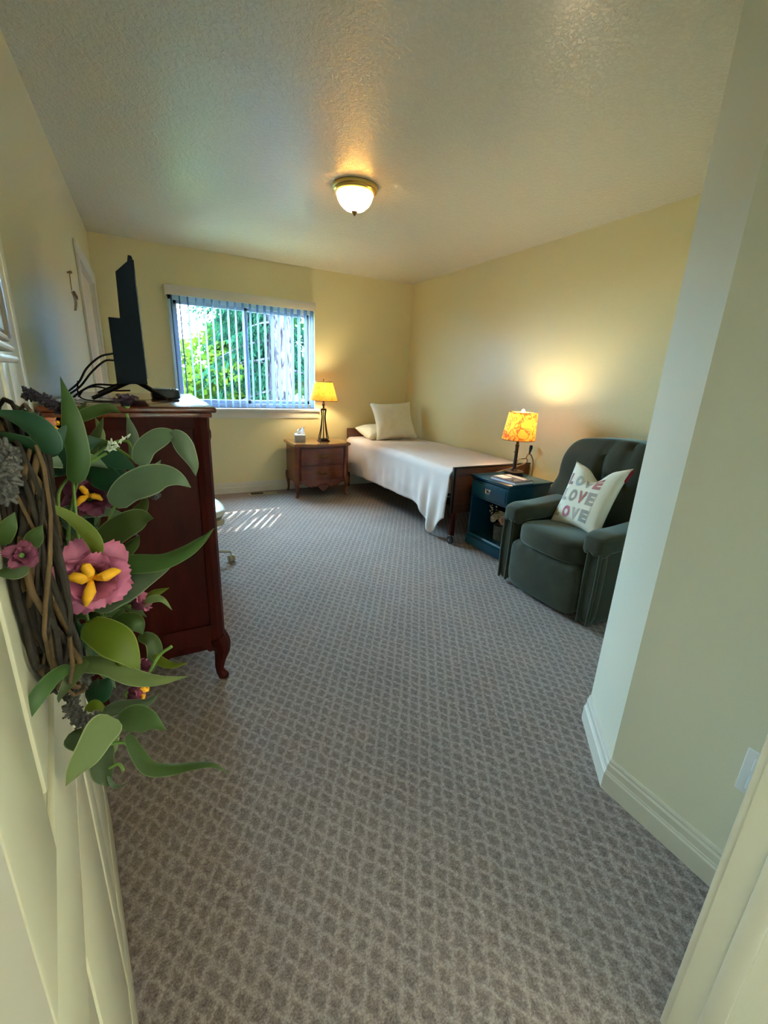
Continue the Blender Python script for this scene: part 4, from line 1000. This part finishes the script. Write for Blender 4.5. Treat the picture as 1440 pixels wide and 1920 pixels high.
LV = [
 ([(140, 905, .44), (147, 860, .435), (138, 810, .43), (128, 760, .43), (113, 706, .435)], 46, 'lf_green', .15, .3),
 ([(150, 890, .47), (142, 830, .465), (132, 780, .46), (122, 745, .46)], 26, 'lf_green', -.3, .2),
 ([(98, 852, .33), (84, 815, .325), (45, 788, .32), (-20, 768, .315)], 52, 'lf_deep', .5, .3),
 ([(72, 846, .33), (30, 826, .325), (-20, 812, .32)], 44, 'lf_deep', .9, .3),
 ([(112, 820, .43), (80, 785, .42), (48, 772, .41), (22, 758, .40), (-5, 746, .40)], 12, 'lf_olive', .9, .2),
 ([(120, 860, .45), (112, 830, .44), (100, 806, .44)], 22, 'lf_olive', .2, .3),
 ([(142, 787, .50), (175, 772, .50), (205, 765, .50), (227, 774, .50)], 26, 'lf_green', -.2, .3),
 ([(136, 792, .52), (150, 772, .52), (162, 752, .52)], 18, 'lf_olive', .2, .2),
 ([(158, 880, .46), (166, 845, .46), (182, 810, .46), (194, 782, .465)], 30, 'lf_olive', .3, .3),
 ([(190, 835, .50), (186, 805, .50), (178, 782, .50)], 18, 'lf_pale', .4, .3),
 ([(248, 855, .47), (250, 828, .47), (244, 800, .47), (238, 778, .475)], 22, 'lf_grey', .5, .3),
 ([(262, 872, .45), (270, 842, .445), (294, 822, .44), (318, 815, .44), (330, 818, .44)], 46, 'lf_grey', .2, .3),
 ([(318, 813, .44), (336, 824, .44), (352, 848, .44), (364, 872, .445), (367, 893, .45)], 36, 'lf_grey', -.25, .3),
 ([(212, 948, .45), (238, 918, .445), (268, 903, .44), (305, 893, .44), (335, 898, .44), (358, 914, .445)], 66, 'lf_grey', .1, .25),
 ([(180, 1028, .46), (215, 998, .455), (245, 980, .45), (268, 970, .45), (288, 972, .45)], 58, 'lf_olive', .15, .3),
 ([(183, 1050, .40), (178, 1018, .39), (152, 985, .37), (112, 958, .35), (50, 936, .33)], 30, 'lf_lime', .3, .25),
 ([(205, 1062, .43), (245, 1056, .425), (300, 1053, .42), (345, 1035, .42), (378, 1012, .42), (402, 990, .425)], 44, 'lf_green', .35, .35),
 ([(178, 1145, .44), (215, 1105, .435), (255, 1085, .43), (300, 1062, .43), (335, 1045, .435)], 74, 'lf_grey', .1, .25),
 ([(215, 1055, .47), (235, 1035, .47), (252, 1018, .47), (262, 1003, .47)], 32, 'lf_green', .2, .3),
 ([(196, 1062, .48), (215, 1035, .48), (228, 1012, .48)], 40, 'lf_green', .1, .3),
 ([(158, 1172, .42), (190, 1185, .415), (220, 1205, .41), (245, 1232, .41), (263, 1262, .415)], 72, 'lf_lime', .15, .3),
 ([(130, 1252, .42), (165, 1245, .415), (205, 1250, .41), (250, 1270, .405), (300, 1276, .40), (353, 1268, .40)], 40, 'lf_pale', .15, .3),
 ([(222, 1262, .41), (222, 1240, .41), (218, 1222, .41), (216, 1205, .415)], 20, 'lf_lime', .6, .2),
 ([(132, 1250, .36), (100, 1272, .34), (68, 1310, .325), (45, 1350, .32), (25, 1392, .32)], 34, 'lf_green', .3, .3),
 ([(165, 1240, .39), (138, 1268, .37), (118, 1300, .36), (110, 1318, .36)], 30, 'lf_olive', .3, .3),
 ([(212, 1345, .40), (192, 1372, .395), (168, 1412, .39), (145, 1445, .385), (124, 1474, .385)], 70, 'lf_pale', .1, .2),
 ([(222, 1362, .41), (250, 1350, .405), (280, 1352, .40), (312, 1370, .40)], 60, 'lf_green', -.15, .3),
 ([(240, 1378, .41), (256, 1408, .405), (280, 1438, .40), (320, 1442, .40), (360, 1436, .40), (400, 1434, .40), (430, 1452, .405)], 30, 'lf_green', .25, .3),
 ([(195, 1390, .43), (192, 1425, .43), (197, 1455, .43), (206, 1474, .43)], 52, 'lf_olive', .2, .3),
 ([(202, 1455, .43), (212, 1472, .43), (226, 1474, .43), (243, 1466, .43)], 10, 'lf_grey', .4, .2),
 ([(178, 1345, .42), (215, 1328, .415), (255, 1322, .41), (280, 1315, .41), (300, 1297, .415)], 30, 'lf_grey', .35, .35),
 ([(160, 1328, .42), (182, 1322, .42), (205, 1338, .42)], 24, 'lf_lime', .2, .4),
 ([(205, 1178, .46), (235, 1166, .455), (258, 1172, .455), (268, 1190, .46)], 46, 'lf_olive', .3, .3),
 ([(262, 1190, .47), (285, 1200, .47), (292, 1225, .47), (284, 1252, .47), (272, 1262, .47)], 34, 'lf_olive', .5, .3),
 ([(286, 1222, .47), (302, 1240, .465), (325, 1248, .46), (353, 1243, .46)], 18, 'lf_lime', .3, .35),
 ([(262, 1140, .47), (282, 1124, .465), (304, 1124, .46), (323, 1144, .46)], 16, 'lf_pale', .4, .3),
 ([(270, 1122, .48), (292, 1112, .48), (318, 1102, .48)], 16, 'lf_lime', .3, .3),
 ([(165, 865, .50), (195, 855, .50), (230, 868, .50), (255, 880, .50)], 48, 'lf_deep', .4, .3),
 ([(162, 880, .47), (190, 890, .465), (215, 915, .46), (224, 945, .46)], 54, 'lf_deep', .2, .3),
 ([(205, 880, .50), (228, 890, .50), (255, 905, .50)], 36, 'lf_deep', .6, .3),
 ([(262, 905, .49), (282, 888, .49), (302, 862, .49)], 40, 'lf_grey', .4, .3),
 ([(238, 985, .49), (256, 965, .49), (270, 945, .49), (272, 925, .49)], 30, 'lf_olive', .2, .3),
 ([(2, 1022, .29), (14, 990, .285), (28, 960, .285)], 34, 'lf_olive', .2, .3),
 ([(50, 1036, .31), (64, 1008, .305), (80, 984, .305)], 34, 'lf_olive', .1, .3),
 ([(52, 1060, .30), (22, 1072, .295), (-15, 1074, .29)], 36, 'lf_olive', .2, .3),
 ([(98, 1140, .44), (120, 1120, .44), (130, 1092, .44)], 50, 'lf_deep', .4, .3),
 ([(140, 1200, .42), (120, 1182, .42), (112, 1160, .42), (138, 1138, .42)], 34, 'lf_deep', .3, .4),
 ([(128, 1240, .43), (142, 1215, .43), (148, 1185, .43), (142, 1160, .43)], 26, 'lf_deep', .4, .3),
 ([(168, 1175, .46), (182, 1150, .46), (200, 1120, .46)], 40, 'lf_green', .3, .3),
 ([(205, 1190, .46), (222, 1160, .46), (232, 1140, .46)], 30, 'lf_green', .4, .3),
 ([(160, 1300, .45), (190, 1292, .45), (206, 1270, .45)], 54, 'lf_deep', .2, .3),
 ([(135, 1372, .42), (152, 1392, .42), (178, 1400, .42)], 44, 'lf_olive', .3, .3),
 ([(210, 1395, .43), (217, 1380, .43), (217, 1412, .43)], 18, 'lf_pale', .3, .3),
 ([(150, 960, .48), (165, 985, .48), (172, 1010, .48)], 40, 'lf_deep', .3, .3),
 ([(175, 950, .48), (182, 985, .48), (186, 910, .48)][::-1], 12, 'lf_green', .3, .2),
 ([(150, 1010, .48), (185, 1025, .48), (160, 1040, .48)], 36, 'lf_deep', .3, .3),
]
for pts, wdt, mt, ti, cu_ in LV: leaf(pts, wdt, mt, ti, cu_)
rl = random.Random(5)
for k in range(34):                                     # filler leaves growing out of the ring all round its outer half
    a = rl.uniform(-1.25, .75); p0 = dp(.47+.080*math.cos(a), rl.uniform(.022, .040), 1.228+.125*math.sin(a))
    g = (DN*rl.uniform(.25, 1.0)+DD*rl.uniform(-.1, .9)*math.cos(a)+V((0, 0, 1))*(math.sin(a)*.7+rl.uniform(-.5, .5))).normalized(); ln = rl.uniform(.045, .075)
    side = V((rl.gauss(0, 1), rl.gauss(0, 1), rl.gauss(0, 1)-.6))*.2
    leaf([p0, p0+g*ln*.35+side*ln*.2, p0+g*ln*.7+side*ln*.1-V((0, 0, ln*.06)), p0+g*ln-V((0, 0, ln*.25))], rl.uniform(.016, .028), rl.choice(['lf_deep', 'lf_olive', 'lf_green', 'lf_deep', 'lf_grey']), rl.uniform(-.6, .6), .3)
def stem(pts, r=.0016, mat='stem'): ob('stem', MB().tube(spline([at(*p) for p in pts], 5), r, 6), mat, wr)
for s_ in ([(150, 1030, .45), (142, 960, .45), (137, 900, .445)], [(128, 1030, .46), (132, 960, .455), (150, 890, .45), (165, 868, .45), (205, 838, .46), (252, 862, .455)], [(195, 1000, .46), (215, 950, .455), (245, 905, .45), (264, 872, .45)],
           [(110, 960, .45), (112, 920, .45), (135, 890, .45), (165, 870, .45), (200, 850, .46)], [(262, 870, .46), (250, 850, .46), (240, 828, .46), (218, 828, .46)], [(238, 776, .475), (244, 800, .475), (250, 830, .475)],
           [(160, 1140, .43), (165, 1165, .43), (167, 1180, .43)], [(255, 1290, .45), (278, 1262, .45), (300, 1228, .45), (322, 1212, .45)], [(95, 1060, .44), (140, 1045, .44), (182, 1035, .44)], [(225, 1170, .46), (215, 1195, .46), (190, 1150, .46)],
           [(205, 1440, .43), (222, 1432, .43), (232, 1445, .43)], [(205, 1395, .42), (228, 1392, .42), (240, 1396, .42)]): stem(s_)
def tulip(c, r, d, rings, mat, spread=.9, ragged=.12, stam=0):
    """ragged parrot tulip: rings of cupped petals, each petal a part of the flower"""
    fl_ = None; d = V(d).normalized(); a = d.cross(V((0, 0, 1))).normalized(); b = a.cross(d).normalized(); c = V(c)
    q = MB(); q.sphere(c-d*r*.35, r*.22, 6); fl_ = ob('flower', q, 'stem', wr, 60)
    for ri in range(rings):
        cnt = 5; kk = (ri+1)/rings; sp = spread*kk
        for k in range(cnt):
            az = 2*PI*k/cnt+ri*.63+random.uniform(-.15, .15); R_ = r*random.uniform(.85, 1.1)*(.72+.28*kk)
            dirr = a*math.cos(az)+b*math.sin(az); tan = -a*math.sin(az)+b*math.cos(az); ph = random.uniform(0, 6)
            vs = []; uvs = []; nu, nv = 8, 8
            for j in range(nv+1):
                v = j/nv; an = sp*1.25*v+.15; rad = R_*(.18+v*math.sin(min(an, 1.5))*.95); hh = R_*(v*math.cos(min(an, 1.6))*random.uniform(.97, 1.03)-.35)+R_*.10*math.sin(ph*3)*v
                for i in range(nu+1):
                    u = i/nu*2-1; w_ = R_*.52*(math.sin(PI*min(1, .15+v*.72)))**.7
                    rag = ragged*R_*v*v*math.sin(u*11+ph)*.6
                    vs.append(c+dirr*(rad+rag-.16*R_*u*u*(1-v*.4))+tan*(u*w_)+d*(hh+.14*R_*u*u*v-.18*R_*v**4*kk+.05*R_*math.sin(u*7+ph+v*5)*v)); uvs.append(((u+1)/2, v))
            fs = [(j*(nu+1)+i, j*(nu+1)+i+1, (j+1)*(nu+1)+i+1, (j+1)*(nu+1)+i) for j in range(nv) for i in range(nu)]
            q = MB(); q.add(vs, fs); ob('petal', q, mat, fl_, 80, uvs=uvs)
    for k in range(stam):
        az = 2.2*k+random.uniform(-.4, .4)+.9; dirr = a*math.cos(az)+b*math.sin(az); q = MB()
        ln = r*random.uniform(.55, .85)
        q.tube([c, c+d*ln*.55+dirr*ln*.15, c+d*ln*.85+dirr*ln*.35, c+d*ln*.80+dirr*ln*.62, c+d*ln*.62+dirr*ln*.80-V((0, 0, r*.1))], [r*.05, r*.08, r*.14, r*.12, r*.05], 7); ob('stamen', q, 'stamen', fl_, 60)
    return fl_
toC = lambda x, y, d: (CP-at(x, y, d)).normalized()
tulip(at(170, 1080, .40), .036, toC(170, 1080, .40)+V((.05, 0, -.25)), 3, 'petal', .80, .07, 4)
tulip(at(168, 930, .47), .026, toC(168, 930, .47)+V((-.1, 0, .1)), 2, 'petaldark', .8, .08, 3)
tulip(at(195, 935, .49), .015, V((.6, -.4, .1)), 2, 'petaldark', .5, .1)
tulip(at(258, 1128, .47), .020, V((.75, -.1, .30)), 2, 'petal', .45, .12)
tulip(at(252, 1300, .44), .017, V((.85, -.2, .0)), 2, 'petal', .5, .12, 5)
tulip(at(266, 1250, .45), .012, V((.6, -.3, .35)), 2, 'petaldark', .35, .1)
tulip(at(44, 1040, .29), .010, V((.5, -.6, .3)), 2, 'petaldark', .8, .15)
tulip(at(236, 752, .475), .015, V((.0, -.1, 1)), 2, 'petalblack', .55, .12)
tulip(at(88, 795, .42), .013, V((.85, .2, -.25)), 2, 'petalsalmon', .3, .1, 3)
tulip(at(172, 1138, .46), .009, V((.1, -.5, .5)), 2, 'petalsalmon', .4, .1)
tulip(at(288, 930, .49), .007, V((.6, -.5, .1)), 2, 'petalblack', .6, .1)
# sprigs of dark lavender, moss and tiny white blossom: too fine to count
def sprig(name, path, r, n, mat, s_=.0022):
    P_ = spline([at(*p) for p in path], 6); q = MB(); q.tube(P_, .0014, 5)
    for k in range(n):
        p = P_[random.randrange(len(P_))]; e = p+V((random.gauss(0, 1), random.gauss(0, 1), random.gauss(0, 1))).normalized()*r*random.uniform(.4, 1)
        q.tube([p, e], [s_, s_*.5], 4)
    o = ob(name, q, mat, wr, 0); o['kind'] = 'stuff'
sprig('lavender_sprig', [(50, 738, .43), (75, 746, .43), (105, 760, .435), (125, 775, .44)], .008, 260, 'lavender')
sprig('lavender_sprig', [(160, 1262, .42), (140, 1300, .42), (138, 1335, .42), (165, 1356, .42)], .010, 380, 'greymoss')
sprig('lavender_sprig', [(8, 840, .29), (18, 880, .29), (14, 930, .29)], .008, 420, 'greymoss')
sprig('lavender_sprig', [(100, 1062, .44), (130, 1050, .44), (150, 1062, .44)], .012, 240, 'lavender')
sprig('lavender_sprig', [(280, 925, .49), (296, 928, .49)], .006, 90, 'greymoss')
sprig('lavender_sprig', [(225, 985, .50), (250, 990, .50)], .014, 160, 'lavender')
q = MB()
for p in ([(205, 838), (212, 842), (219, 835)] + [(210+random.uniform(-10, 14), 834+random.uniform(-8, 14)) for k in range(12)] + [(232, 823), (240, 818), (226, 826)]):
    c_ = at(p[0], p[1], .445); 
    for k in range(3): q.tube([c_, c_+V((random.gauss(0, 1), random.gauss(0, 1), random.gauss(0, 1))).normalized()*.0035], [.0012, .0005], 4)
o = ob('white_blossom', q, 'blossom', wr, 0); o['kind'] = 'stuff'
